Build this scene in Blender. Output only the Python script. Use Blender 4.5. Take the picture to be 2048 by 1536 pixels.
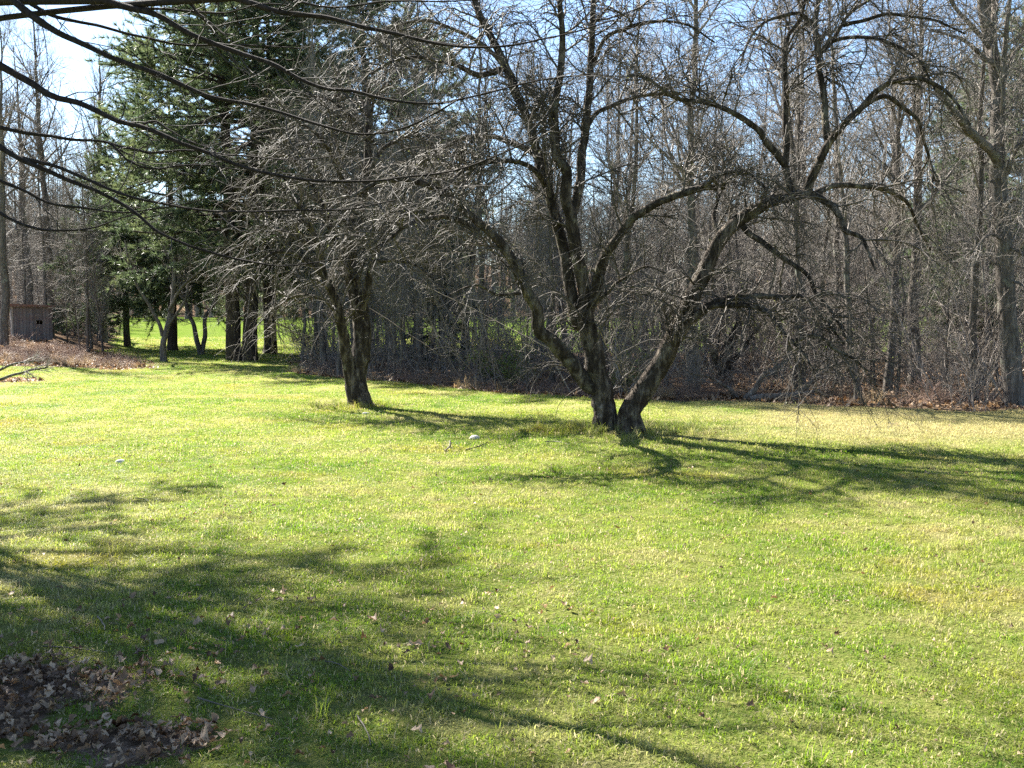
import bpy, math
import numpy as np
from mathutils import Vector

for o in list(bpy.data.objects):
    bpy.data.objects.remove(o)
SC = bpy.context.scene
COL = SC.collection
RNG = np.random.default_rng(7)

# ------------------------------------------------------------------ camera
F_PX = 2010.0                    # focal length in pixels of a 2048 px wide frame
EYE = 1.6
PITCH = math.radians(3.65)       # looking slightly down
cam_d = bpy.data.cameras.new('camera')
cam_d.sensor_width = 36.0
cam_d.lens = 36.0 * F_PX / 2048.0
cam_d.clip_start = 0.05
cam_d.clip_end = 3000
cam = bpy.data.objects.new('camera', cam_d)
cam.location = (0, 0, EYE)
cam.rotation_euler = (math.pi / 2 - PITCH, 0, 0)
COL.objects.link(cam)
SC.camera = cam

# ------------------------------------------------------------------ light
SUN_EL = math.radians(40)
SUN_AZ = math.radians(-39)       # left of the view axis, in front of the camera
sun_dir = Vector((math.sin(SUN_AZ) * math.cos(SUN_EL), math.cos(SUN_AZ) * math.cos(SUN_EL), math.sin(SUN_EL)))
w = bpy.data.worlds.new('World')
SC.world = w
w.use_nodes = True
nt = w.node_tree
bg = nt.nodes['Background']
sky = nt.nodes.new('ShaderNodeTexSky')
sky.sky_type = 'NISHITA'
sky.sun_disc = False
sky.sun_elevation = SUN_EL
sky.sun_rotation = SUN_AZ
sky.air_density = 1.0
sky.dust_density = 0.3
sky.ozone_density = 3.0
nt.links.new(sky.outputs[0], bg.inputs[0])
bg.inputs[1].default_value = 0.050
sl = bpy.data.lights.new('sun', 'SUN')
sl.energy = 5.0
sl.angle = math.radians(0.53)
sl.color = (1.0, 0.95, 0.86)
sun = bpy.data.objects.new('sun', sl)
sun.rotation_euler = (-sun_dir).to_track_quat('-Z', 'Y').to_euler()
sun.location = (-20, 20, 30)
COL.objects.link(sun)
SC.view_settings.view_transform = 'Standard'
SC.view_settings.look = 'None'
SC.view_settings.gamma = 1.0
SC.view_settings.exposure = 2.5
SC.view_settings.use_curve_mapping = False
SC.render.engine = 'CYCLES'
SC.cycles.use_denoising = False
SC.cycles.max_bounces = 4
SC.cycles.diffuse_bounces = 2
SC.cycles.glossy_bounces = 1
SC.cycles.transmission_bounces = 3
SC.cycles.transparent_max_bounces = 4

# ------------------------------------------------------------------ helpers
def tag(o, label=None, cat=None, group=None, kind=None):
    if label: o['label'] = label
    if cat: o['category'] = cat
    if group: o['group'] = group
    if kind: o['kind'] = kind
    return o

def empty(name, loc=(0, 0, 0)):
    o = bpy.data.objects.new(name, None)
    o.empty_display_size = 0.2
    o.location = loc
    COL.objects.link(o)
    return o

class MB:
    """collects vertex and face arrays and builds one mesh"""
    def __init__(s):
        s.V, s.Q, s.T, s.n = [], [], [], 0
    def add(s, V, Q=None, T=None):
        V = np.asarray(V, float).reshape(-1, 3)
        if Q is not None and len(Q): s.Q.append(np.asarray(Q, np.int64).reshape(-1, 4) + s.n)
        if T is not None and len(T): s.T.append(np.asarray(T, np.int64).reshape(-1, 3) + s.n)
        s.V.append(V); s.n += len(V)
    def mesh(s, name, mats, smooth=True):
        V = np.concatenate(s.V)
        Q = np.concatenate(s.Q) if s.Q else np.zeros((0, 4), np.int64)
        T = np.concatenate(s.T) if s.T else np.zeros((0, 3), np.int64)
        me = bpy.data.meshes.new(name)
        me.vertices.add(len(V))
        me.vertices.foreach_set('co', V.astype(np.float32).ravel())
        li = np.concatenate([Q.ravel(), T.ravel()])
        me.loops.add(len(li))
        me.loops.foreach_set('vertex_index', li.astype(np.int32))
        st = np.concatenate([np.arange(len(Q)) * 4, len(Q) * 4 + np.arange(len(T)) * 3])
        me.polygons.add(len(st))
        me.polygons.foreach_set('loop_start', st.astype(np.int32))
        me.update(calc_edges=True)
        me.polygons.foreach_set('use_smooth', np.full(len(st), smooth))
        for m in (mats if isinstance(mats, (list, tuple)) else [mats]): me.materials.append(m)
        return me
    def build(s, name, mats, parent=None, smooth=True, loc=None):
        o = bpy.data.objects.new(name, s.mesh(name, mats, smooth))
        COL.objects.link(o)
        if parent is not None: o.parent = parent
        if loc is not None: o.location = loc
        return o

def nrm(v):
    return v / np.maximum(np.linalg.norm(v, axis=-1, keepdims=True), 1e-9)

def tubes(P, R, k, rough=0.0, rng=RNG, cap=False):
    """batch of tubes: P (M,N,3), R (M,N) -> V, quads"""
    P = np.asarray(P, float); R = np.asarray(R, float)
    if P.ndim == 2: P = P[None]; R = R[None]
    M, N, _ = P.shape
    T = nrm(np.gradient(P, axis=1))
    mean = nrm(P[:, -1] - P[:, 0] + 1e-6)
    ref = nrm(np.cross(mean, rng.normal(size=(M, 3))))[:, None, :]
    U = nrm(np.cross(T, ref)); W = np.cross(T, U)
    a = np.arange(k) / k * 2 * math.pi
    rr = np.repeat(R[:, :, None], k, 2)
    if rough > 0:
        s = np.arange(N)[None, :, None] / N
        m = np.zeros((M, N, k))
        for i in range(6):
            n = rng.integers(2, 8, size=(M, 1, 1)); ph = rng.uniform(0, 6.28, (M, 1, 1)); f = rng.uniform(1, 9, (M, 1, 1))
            m += np.sin(n * a[None, None, :] + ph + f * s * 4) * rng.uniform(.3, 1, (M, 1, 1))
        m = m / 3.0 + rng.normal(size=(M, N, k)) * 0.28
        rr = rr * (1 + rough * m)
    V = P[:, :, None, :] + rr[..., None] * (np.cos(a)[None, None, :, None] * U[:, :, None, :] + np.sin(a)[None, None, :, None] * W[:, :, None, :])
    i = np.arange(N - 1)[:, None]; j = np.arange(k)[None, :]
    q = np.stack([i * k + j, i * k + (j + 1) % k, (i + 1) * k + (j + 1) % k, (i + 1) * k + j], -1).reshape(-1, 4)
    Q = (q[None] + (np.arange(M) * N * k)[:, None, None]).reshape(-1, 4)
    return V.reshape(-1, 3), Q

def craggy(P, R, rng, k=30, amp=.065):
    """one thick stem with furrowed, knobbly bark"""
    N = len(P)
    V, Q = tubes(P, R, k, rng=rng)
    V = V.reshape(N, k, 3)
    def vn(ns, nk):
        g = rng.normal(size=(ns, nk)); g = np.concatenate([g, g[:, :1]], 1)
        a = np.linspace(0, ns - 1, N); b = np.linspace(0, nk, k + 1)[:-1]
        i = np.minimum(a.astype(int), ns - 2); j = b.astype(int); u = (a - i)[:, None]; v = (b - j)[None]
        u = u * u * (3 - 2 * u); v = v * v * (3 - 2 * v)
        return (g[i][:, j] * (1 - u) + g[i + 1][:, j] * u) * (1 - v) + (g[i][:, j + 1] * (1 - u) + g[i + 1][:, j + 1] * u) * v
    L = np.linalg.norm(np.diff(P, axis=0), axis=1).sum(); q = max(3, int(L / R.mean()))
    m = .75 * vn(max(3, q // 3), 4) + .5 * vn(q + 2, 8) + .6 * np.abs(vn(q * 2 + 3, 15)) + .28 * vn(q * 4 + 3, k)
    m[-1] *= .2
    V = P[:, None] + (V - P[:, None]) * (1 + amp * m)[..., None]
    return V.reshape(-1, 3), Q

def resample(P, N):
    """smooth Catmull-Rom resample of a polyline to N points"""
    P = np.asarray(P, float)
    if len(P) == 2:
        return P[0] + (P[1] - P[0]) * np.linspace(0, 1, N)[:, None]
    E = np.vstack([2 * P[0] - P[1], P, 2 * P[-1] - P[-2]])
    out = []
    for i in range(len(P) - 1):
        p0, p1, p2, p3 = E[i:i + 4]
        t = np.linspace(0, 1, 13)[:-1, None]
        out.append(.5 * (2 * p1 + (p2 - p0) * t + (2 * p0 - 5 * p1 + 4 * p2 - p3) * t ** 2 + (3 * p1 - p0 - 3 * p2 + p3) * t ** 3))
    D = np.vstack(out + [P[-1:]])
    s = np.concatenate([[0], np.cumsum(np.linalg.norm(np.diff(D, axis=0), axis=1))])
    q = np.linspace(0, s[-1], N)
    return np.stack([np.interp(q, s, D[:, c]) for c in range(3)], 1)

def spawn(P, R, M, rng, t=(0.1, 1.0), L=(0.5, 1.0), ang=(30, 60), trop=0.0, droop=0.0, wig=0.12, steps=6,
          rk=0.6, rmax=1.0, tip=0.25, taperL=0.5, upbias=0.0, flat=0.0, weight=None, keep=None):
    """M children grown from the parent polylines P (K,N,3), R (K,N)"""
    K, N, _ = P.shape
    ln = np.linalg.norm(P[:, -1] - P[:, 0], axis=1) if weight is None else weight
    pi = rng.choice(K, size=M, p=ln / ln.sum())
    tt = rng.uniform(t[0], t[1], M)
    f = tt * (N - 1); i0 = np.minimum(f.astype(int), N - 2); fr = (f - i0)[:, None]
    pos = P[pi, i0] * (1 - fr) + P[pi, i0 + 1] * fr
    tan = nrm(P[pi, i0 + 1] - P[pi, i0])
    r = R[pi, i0] * (1 - fr[:, 0]) + R[pi, i0 + 1] * fr[:, 0]
    per = rng.normal(size=(M, 3))
    per[:, 2] = per[:, 2] * (1 - flat) + upbias
    per = nrm(per - (per * tan).sum(1, keepdims=True) * tan)
    a = np.radians(rng.uniform(ang[0], ang[1], M))[:, None]
    d = np.cos(a) * tan + np.sin(a) * per
    ll = rng.uniform(L[0], L[1], M) * (1 - taperL * tt)
    pts = [pos]
    for s in range(steps):
        d = d + rng.normal(size=(M, 3)) * wig
        d[:, 2] += trop - droop * (s / max(1, steps - 1))
        d = nrm(d)
        pts.append(pts[-1] + d * (ll / steps)[:, None])
    C = np.stack(pts, 1)
    r0 = np.minimum(r * rk, rmax)
    CR = r0[:, None] * np.linspace(1, tip, steps + 1)[None]
    if keep is not None:
        k = keep(C); C, CR = C[k], CR[k]
    return C, CR

CP, SP = math.cos(PITCH), math.sin(PITCH)
def px2w(px, py, Y):
    """point at depth Y seen at photograph pixel (px, py)"""
    u = (px - 1024) / F_PX; v = (768 - py) / F_PX
    dy = CP + SP * v
    return np.array([u / dy * Y, Y, EYE + (-SP + CP * v) / dy * Y])

def sstep(a, b, x):
    t = np.clip((x - a) / (b - a), 0, 1)
    return t * t * (3 - 2 * t)

_wv = RNG.uniform(-1, 1, (14, 2)); _wp = RNG.uniform(0, 6.28, 14)
def vnoise(x, y, s):
    """cheap smooth noise, about -1..1"""
    o = np.zeros(np.broadcast(x, y).shape)
    for i in range(14):
        f = 1 + i * .35
        o = o + np.sin((x * _wv[i, 0] + y * _wv[i, 1]) / s * f * 3 + _wp[i]) / f ** .5
    return o / 4.2

# ------------------------------------------------------------------ terrain
EX = np.array([-6.6, -2.9, -.3, 1.8, 4.6, 9.0, 20.0, 60.0])
EY = np.array([30.6, 25.7, 22.6, 20.9, 19.6, 17.8, 15.5, 10.0])
def edge_right(x):
    return np.interp(x, EX, EY)

def terrain(x, y):
    x = np.asarray(x, float); y = np.asarray(y, float)
    z = 0.035 * vnoise(x, y, 9.0)
    z = z + 0.012 * vnoise(x + 40, y, 2.2)
    z = z + np.maximum(0, y - 46) * 0.031                       # field rising behind the woods
    z = z + sstep(110, 260, y) * 9
    lb = sstep(0, 7, -(x + 0.37 * y)) * sstep(29, 45, y)         # bank on the left under the shed
    z = z + lb * 0.9
    ditch = np.exp(-((y - edge_right(x) - 2.5) / 1.6) ** 2) * sstep(-8, -5, x) * (1 - sstep(1, 5, x))
    z = z - 0.25 * ditch
    z = z - np.exp(-(np.hypot(x, y) / 1.5) ** 2) * 0.0
    return z

def litter_mask(x, y):
    """1 in the woods (leaf litter), 0 on mown grass"""
    x = np.asarray(x, float); y = np.asarray(y, float)
    n = vnoise(x, y, 3.0) * 0.9
    right = sstep(-0.4, 0.5, y + n - edge_right(x)) * sstep(-0.8, 0.8, x + 0.215 * y + n * .6)
    right = right * (1 - sstep(46, 50, y + n))
    left = sstep(-0.5, 0.6, y + n - 33.2 - 0.15 * (x + 13)) * sstep(-0.3, 1.4, -(x + (0.352 + .035 * sstep(37, 44, y)) * y) + n * .8)
    left = left * (1 - sstep(85, 95, y))
    pile = np.exp(-(((x + 13.4) / 1.5) ** 2 + ((y - 26.5) / 1.4) ** 2) * 1.5)
    far = sstep(104, 112, y + n * 3)
    return np.clip(np.maximum.reduce([right, left, sstep(.35, .6, pile), far]), 0, 1)

def bare_patch(x, y):
    """the worn leafy patch at the lower left corner"""
    n = .34 * vnoise(x * 1.0, y, .7) + .2 * vnoise(x + 5, y, .3)
    a = np.exp(-(((x + 2.3) / .8) ** 2 + ((y - 4.35) / .42) ** 2) * 1.3)
    b = np.maximum(np.exp(-(((x + 1.55) / .45) ** 2 + ((y - 3.8) / .22) ** 2) * 1.3), .8 * np.exp(-(((x + 2.15) / .5) ** 2 + ((y - 3.95) / .3) ** 2) * 1.3))
    return sstep(.22, .62, np.maximum(a, b) + n * (np.maximum(a, b) > .08))

def ghit(px, py):
    """ground point seen at photograph pixel"""
    a = np.array([0, 0, EYE]); b = px2w(px, py, 1.0) - a
    lo, hi = 0.5, 200.0
    for s in np.linspace(1, 200, 1600):
        p = a + b * s
        if p[2] < terrain(p[0], p[1]):
            hi = s; lo = s - .125; break
    for _ in range(20):
        m = (lo + hi) / 2; p = a + b * m
        if p[2] < terrain(p[0], p[1]): hi = m
        else: lo = m
    return a + b * hi

# ------------------------------------------------------------------ materials
def new_mat(name):
    m = bpy.data.materials.new(name); m.use_nodes = True
    nt = m.node_tree
    return m, nt, nt.nodes, nt.links, nt.nodes['Principled BSDF']

def ramp(nt, stops):
    r = nt.nodes.new('ShaderNodeValToRGB')
    e = r.color_ramp.elements
    while len(e) < len(stops): e.new(0.5)
    for i, (p, c) in enumerate(stops):
        e[i].position = p; e[i].color = (*c, 1)
    return r

def noise(nt, vec, scale, detail=4, rough=.55):
    n = nt.nodes.new('ShaderNodeTexNoise')
    n.inputs['Scale'].default_value = scale; n.inputs['Detail'].default_value = detail; n.inputs['Roughness'].default_value = rough
    if vec is not None: nt.links.new(vec, n.inputs['Vector'])
    return n

def mixc(nt, fac, a, b):
    m = nt.nodes.new('ShaderNodeMix'); m.data_type = 'RGBA'
    for s, v in ((m.inputs['Factor'], fac), (m.inputs['A'], a), (m.inputs['B'], b)):
        pass
    def put(sock, v):
        if isinstance(v, bpy.types.NodeSocket): nt.links.new(v, sock)
        elif isinstance(v, (int, float)): sock.default_value = v
        else: sock.default_value = (*v, 1)
    put(m.inputs[0], fac); put(m.inputs[6], a); put(m.inputs[7], b)
    return m.outputs[2]

def bark_mat(name, dark, mid, light, lichen=None, scale=9.0, zs=.28, bump=1.0, dist=.035, lich=(.56, .68)):
    m, nt, N, L, b = new_mat(name)
    tc = N.new('ShaderNodeTexCoord')
    mp = N.new('ShaderNodeMapping'); mp.inputs['Scale'].default_value = (1, 1, zs)
    L.new(tc.outputs['Object'], mp.inputs[0])
    n1 = noise(nt, mp.outputs[0], scale, 8, .65)
    v = N.new('ShaderNodeTexVoronoi'); v.feature = 'DISTANCE_TO_EDGE'; v.inputs['Scale'].default_value = scale * 1.6
    ad = N.new('ShaderNodeVectorMath'); ad.operation = 'ADD'
    ns = N.new('ShaderNodeVectorMath'); ns.operation = 'SCALE'; ns.inputs['Scale'].default_value = .12
    L.new(n1.outputs['Color'], ns.inputs[0]); L.new(mp.outputs[0], ad.inputs[0]); L.new(ns.outputs[0], ad.inputs[1])
    L.new(ad.outputs[0], v.inputs['Vector'])
    r = ramp(nt, [(.28, dark), (.5, mid), (.75, light)])
    L.new(n1.outputs[0], r.inputs[0])
    col = r.outputs[0]
    if lichen:
        n2 = noise(nt, tc.outputs['Object'], 2.6, 6, .7)
        rr = ramp(nt, [(lich[0], (0, 0, 0)), (lich[1], (1, 1, 1))])
        L.new(n2.outputs[0], rr.inputs[0])
        col = mixc(nt, rr.outputs[0], col, lichen)
    L.new(col, b.inputs['Base Color'])
    b.inputs['Roughness'].default_value = .9
    b.inputs['Specular IOR Level'].default_value = .12
    mr = N.new('ShaderNodeMapRange'); mr.inputs['From Max'].default_value = .25
    L.new(v.outputs[0], mr.inputs[0])
    mm = N.new('ShaderNodeMath'); mm.operation = 'MULTIPLY_ADD'
    L.new(mr.outputs[0], mm.inputs[0]); mm.inputs[1].default_value = .6; L.new(n1.outputs[0], mm.inputs[2])
    bp = N.new('ShaderNodeBump'); bp.inputs['Strength'].default_value = bump; bp.inputs['Distance'].default_value = dist
    L.new(mm.outputs[0], bp.inputs['Height']); L.new(bp.outputs[0], b.inputs['Normal'])
    return m

def twig_mat(name, a, b_, scale=3.0, rough=.75, spec=.35):
    m, nt, N, L, b = new_mat(name)
    tc = N.new('ShaderNodeTexCoord')
    n = noise(nt, tc.outputs['Object'], scale, 5, .7)
    r = ramp(nt, [(.35, a), (.68, b_)])
    L.new(n.outputs[0], r.inputs[0]); L.new(r.outputs[0], b.inputs['Base Color'])
    b.inputs['Roughness'].default_value = rough
    b.inputs['Specular IOR Level'].default_value = spec
    return m

def leaf_mat(name, stops, transl=.45, tcol=1.3, scale=1.5, rough=.55, spec=.35, world=True, objrand=False):
    """thin leaf or blade: diffuse and gloss mixed with light passing through"""
    m, nt, N, L, b = new_mat(name)
    g = N.new('ShaderNodeNewGeometry'); tc = N.new('ShaderNodeTexCoord')
    n = noise(nt, g.outputs['Position'] if world else tc.outputs['Object'], scale, 5, .65)
    r = ramp(nt, stops)
    if objrand:
        oi = N.new('ShaderNodeObjectInfo')
        mx = N.new('ShaderNodeMath'); mx.operation = 'MULTIPLY_ADD'; mx.inputs[1].default_value = .55
        sb = N.new('ShaderNodeMath'); sb.operation = 'SUBTRACT'; sb.inputs[1].default_value = .27
        L.new(oi.outputs['Random'], mx.inputs[0]); L.new(n.outputs[0], mx.inputs[2]); L.new(mx.outputs[0], sb.inputs[0])
        L.new(sb.outputs[0], r.inputs[0])
    else:
        L.new(n.outputs[0], r.inputs[0])
    L.new(r.outputs[0], b.inputs['Base Color'])
    b.inputs['Roughness'].default_value = rough; b.inputs['Specular IOR Level'].default_value = spec
    t = N.new('ShaderNodeBsdfTranslucent')
    hs = N.new('ShaderNodeHueSaturation'); hs.inputs['Value'].default_value = tcol; hs.inputs['Saturation'].default_value = 1.1
    L.new(r.outputs[0], hs.inputs['Color']); L.new(hs.outputs[0], t.inputs[0])
    mx = N.new('ShaderNodeMixShader'); mx.inputs[0].default_value = transl
    L.new(b.outputs[0], mx.inputs[1]); L.new(t.outputs[0], mx.inputs[2])
    L.new(mx.outputs[0], N['Material Output'].inputs['Surface'])
    return m

# lawn colours change in drifts: green, yellow-green, straw and a little orange moss
def lawn_color(nt):
    N, L = nt.nodes, nt.links
    g = N.new('ShaderNodeNewGeometry')
    n1 = noise(nt, g.outputs['Position'], .42, 6, .68)
    n2 = noise(nt, g.outputs['Position'], 2.4, 5, .7)
    n3 = noise(nt, g.outputs['Position'], .55, 4, .6)
    c = ramp(nt, [(.30, (.07, .145, .016)), (.44, (.14, .21, .028)), (.57, (.215, .25, .055)), (.70, (.32, .305, .13))])
    ad = N.new('ShaderNodeMath'); ad.operation = 'MULTIPLY_ADD'; ad.inputs[1].default_value = .75
    sb = N.new('ShaderNodeMath'); sb.operation = 'SUBTRACT'; sb.inputs[1].default_value = .36
    L.new(n2.outputs[0], ad.inputs[0]); L.new(n1.outputs[0], ad.inputs[2]); L.new(ad.outputs[0], sb.inputs[0])
    L.new(sb.outputs[0], c.inputs[0])
    rm = ramp(nt, [(.55, (0, 0, 0)), (.72, (.5, .5, .5))])
    L.new(n3.outputs[0], rm.inputs[0])
    col = mixc(nt, rm.outputs[0], c.outputs[0], (.27, .185, .03))
    # bleached winter grass at the far right of the lawn
    sx = N.new('ShaderNodeSeparateXYZ'); L.new(g.outputs['Position'], sx.inputs[0])
    def mrange(src, a, b):
        m = N.new('ShaderNodeMapRange'); m.interpolation_type = 'SMOOTHSTEP'
        m.inputs['From Min'].default_value = a; m.inputs['From Max'].default_value = b
        L.new(src, m.inputs[0]); return m.outputs[0]
    def mul(a, b):
        m = N.new('ShaderNodeMath'); m.operation = 'MULTIPLY'
        for i, v in enumerate((a, b)):
            if isinstance(v, (int, float)): m.inputs[i].default_value = v
            else: L.new(v, m.inputs[i])
        return m.outputs[0]
    k = mul(mul(mrange(sx.outputs[0], 1.5, 5.0), mrange(sx.outputs[1], 11.8, 14.0)), mrange(n1.outputs[0], .28, .45))
    k = mul(mul(k, mrange(sx.outputs[1], 22, 19)), .72)
    return mixc(nt, k, col, (.34, .285, .15)), n2

def ground_mat():
    m, nt, N, L, b = new_mat('ground_surface')
    col, n2 = lawn_color(nt)
    g = N.new('ShaderNodeNewGeometry')
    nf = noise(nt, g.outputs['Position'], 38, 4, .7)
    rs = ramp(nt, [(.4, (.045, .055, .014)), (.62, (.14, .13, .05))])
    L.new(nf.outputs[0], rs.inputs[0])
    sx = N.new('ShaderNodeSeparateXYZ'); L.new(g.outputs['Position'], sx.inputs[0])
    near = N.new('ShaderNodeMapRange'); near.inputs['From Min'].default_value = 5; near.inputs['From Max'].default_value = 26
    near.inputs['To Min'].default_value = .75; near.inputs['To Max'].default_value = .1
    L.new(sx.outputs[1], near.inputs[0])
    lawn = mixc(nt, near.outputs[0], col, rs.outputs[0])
    fld = N.new('ShaderNodeMapRange'); fld.inputs['From Min'].default_value = 34; fld.inputs['From Max'].default_value = 46; fld.inputs['To Max'].default_value = .8
    L.new(sx.outputs[1], fld.inputs[0]); lawn = mixc(nt, fld.outputs[0], lawn, mixc(nt, n2.outputs[0], (.045, .105, .012), (.125, .155, .035)))
    at = N.new('ShaderNodeAttribute'); at.attribute_name = 'litter'
    nl = noise(nt, g.outputs['Position'], 7, 6, .75)
    rl = ramp(nt, [(.34, (.045, .03, .018)), (.5, (.13, .09, .06)), (.66, (.27, .2, .145))])
    L.new(nl.outputs[0], rl.inputs[0])
    md = N.new('ShaderNodeMath'); md.operation = 'MULTIPLY_ADD'; md.inputs[1].default_value = .9; 
    sb = N.new('ShaderNodeMath'); sb.operation = 'SUBTRACT'; sb.inputs[1].default_value = .45
    L.new(nl.outputs[0], md.inputs[0]); L.new(at.outputs['Fac'], md.inputs[2]); L.new(md.outputs[0], sb.inputs[0])
    rk = ramp(nt, [(.42, (0, 0, 0)), (.58, (1, 1, 1))]); L.new(sb.outputs[0], rk.inputs[0])
    L.new(mixc(nt, rk.outputs[0], lawn, rl.outputs[0]), b.inputs['Base Color'])
    b.inputs['Roughness'].default_value = 1; b.inputs['Specular IOR Level'].default_value = .0
    bp = N.new('ShaderNodeBump'); bp.inputs['Strength'].default_value = .8; bp.inputs['Distance'].default_value = .04
    L.new(nf.outputs[0], bp.inputs['Height']); L.new(bp.outputs[0], b.inputs['Normal'])
    return m

def grass_mat():
    m, nt, N, L, b = new_mat('lawn_grass')
    col, n2 = lawn_color(nt)
    oi = N.new('ShaderNodeObjectInfo')
    g = N.new('ShaderNodeNewGeometry')
    rp = N.new('ShaderNodeTexWhiteNoise'); rp.noise_dimensions = '1D'
    L.new(g.outputs['Random Per Island'], rp.inputs['W'])
    rr = ramp(nt, [(.78, (0, 0, 0)), (.86, (1, 1, 1))]); L.new(g.outputs['Random Per Island'], rr.inputs[0])
    c2 = mixc(nt, rr.outputs[0], col, (.36, .31, .18))              # dead blades among the green
    hs = N.new('ShaderNodeHueSaturation')
    mr = N.new('ShaderNodeMapRange'); mr.inputs['To Min'].default_value = .75; mr.inputs['To Max'].default_value = 1.25
    L.new(rp.outputs['Value'], mr.inputs[0]); L.new(mr.outputs[0], hs.inputs['Value']); L.new(c2, hs.inputs['Color'])
    L.new(hs.outputs[0], b.inputs['Base Color'])
    b.inputs['Roughness'].default_value = .55; b.inputs['Specular IOR Level'].default_value = .22
    t = N.new('ShaderNodeBsdfTranslucent')
    h2 = N.new('ShaderNodeHueSaturation'); h2.inputs['Value'].default_value = 1.45; h2.inputs['Saturation'].default_value = 1.1
    L.new(hs.outputs[0], h2.inputs['Color']); L.new(h2.outputs[0], t.inputs[0])
    mx = N.new('ShaderNodeMixShader'); mx.inputs[0].default_value = .5
    L.new(b.outputs[0], mx.inputs[1]); L.new(t.outputs[0], mx.inputs[2])
    L.new(mx.outputs[0], N['Material Output'].inputs['Surface'])
    return m

M_ground = ground_mat()
M_grass = grass_mat()
M_apple = bark_mat('apple_bark', (.011, .008, .006), (.058, .045, .034), (.32, .27, .215), lichen=(.21, .19, .135), scale=11)
M_appletwig = twig_mat('apple_twig_bark', (.028, .022, .017), (.14, .118, .094), 2.5, .7, .25)
M_over = bark_mat('dark_smooth_bark', (.010, .007, .005), (.026, .019, .015), (.055, .042, .034), scale=30, zs=.6, bump=.5, dist=.008)
M_overtwig = twig_mat('dark_twig_bark', (.022, .017, .014), (.065, .05, .04), 3)
M_wood = bark_mat('woodland_bark', (.06, .05, .043), (.15, .13, .112), (.31, .275, .24), lichen=(.24, .25, .2), scale=12, zs=.2)
M_woodtwig = twig_mat('woodland_twig_bark', (.085, .073, .063), (.27, .238, .205), 1.3)
M_pinebark = bark_mat('pine_bark', (.018, .013, .010), (.06, .046, .037), (.13, .1, .08), scale=10, zs=.3)
M_needle = leaf_mat('pine_needles', [(.3, (.045, .068, .04)), (.5, (.082, .108, .054)), (.72, (.16, .178, .08))], .42, 1.4, .9, .5, .4)
M_needle2 = leaf_mat('hemlock_needles', [(.3, (.03, .05, .032)), (.55, (.065, .095, .055)), (.75, (.11, .14, .08))], .3, 1.3, .9, .5, .4)
M_leaf = leaf_mat('dry_leaf', [(.2, (.06, .028, .013)), (.5, (.21, .125, .066)), (.8, (.5, .35, .22))], .25, 1.0, 6, .6, .3, True, True)
M_deadgrass = leaf_mat('dead_grass', [(.3, (.2, .13, .075)), (.55, (.36, .27, .16)), (.75, (.48, .39, .27))], .3, 1.0, 2, .6, .3)
M_bud = leaf_mat('spring_bud', [(.3, (.12, .14, .05)), (.6, (.22, .23, .10))], .4, 1.2, 3)
M_shrub = leaf_mat('shrub_leaf', [(.3, (.09, .13, .03)), (.6, (.22, .27, .07))], .5, 1.4, 3)

# ------------------------------------------------------------------ ground
def axis(parts):
    out = []
    for a, b, s in parts: out.append(np.arange(a, b, s))
    return np.concatenate(out + [[parts[-1][1]]])
xs = axis([(-1500, -200, 100), (-200, -60, 10), (-60, -22, 1.2), (-22, -4, .3), (-4, 0, .12), (0, 22, .3), (22, 60, 1.2), (60, 200, 10), (200, 1500, 100)])
ys = axis([(-600, -60, 60), (-60, -4, 4), (-4, 2.9, .4), (2.9, 5.6, .12), (5.6, 56, .3), (56, 120, 2), (120, 300, 10), (300, 1800, 100)])
GX, GY = np.meshgrid(xs, ys)
GZ = terrain(GX, GY)
nx, ny = len(xs), len(ys)
gi = np.arange(nx * ny).reshape(ny, nx)
gb = MB()
gb.add(np.stack([GX, GY, GZ], -1), Q=np.stack([gi[:-1, :-1], gi[:-1, 1:], gi[1:, 1:], gi[1:, :-1]], -1).reshape(-1, 4))
ground = gb.build('ground', M_ground)
at = ground.data.attributes.new('litter', 'FLOAT', 'POINT')
at.data.foreach_set('value', np.maximum(litter_mask(GX, GY), .9 * bare_patch(GX, GY)).astype(np.float32).ravel())
tag(ground, kind='structure')

# ------------------------------------------------------------------ trees from traced limbs
def traced(pts, w0, w1, ya, yb, base_y, N=26, end_pow=1.0):
    """limb from photograph pixels: own depth ya..yb (m, relative to the base), widths in pixels"""
    P2 = np.array(pts, float)
    s = np.concatenate([[0], np.cumsum(np.linalg.norm(np.diff(P2, axis=0), axis=1))]); s /= s[-1]
    P = np.array([px2w(p[0], p[1], base_y + ya + (yb - ya) * q) for p, q in zip(P2, s)])
    P = resample(P, N)
    t = np.linspace(0, 1, N)
    R = (w0 + (w1 - w0) * t ** end_pow) / 2 * P[:, 1] / F_PX
    return P, R

def jitter(P, R, rng, a=.5):
    """small crooked bends, growing away from the start"""
    nc = 9 if len(P) < 30 else 18
    n = resample(rng.normal(size=(nc, 3)) * .8, 60)
    n = np.stack([np.interp(np.linspace(0, 1, len(P)), np.linspace(0, 1, 60), n[:, c]) for c in range(3)], 1)
    e = np.minimum(np.linspace(0, 1, len(P)) * 8, 1)[:, None]
    return P + n * R[:, None] * a * e, R

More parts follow.
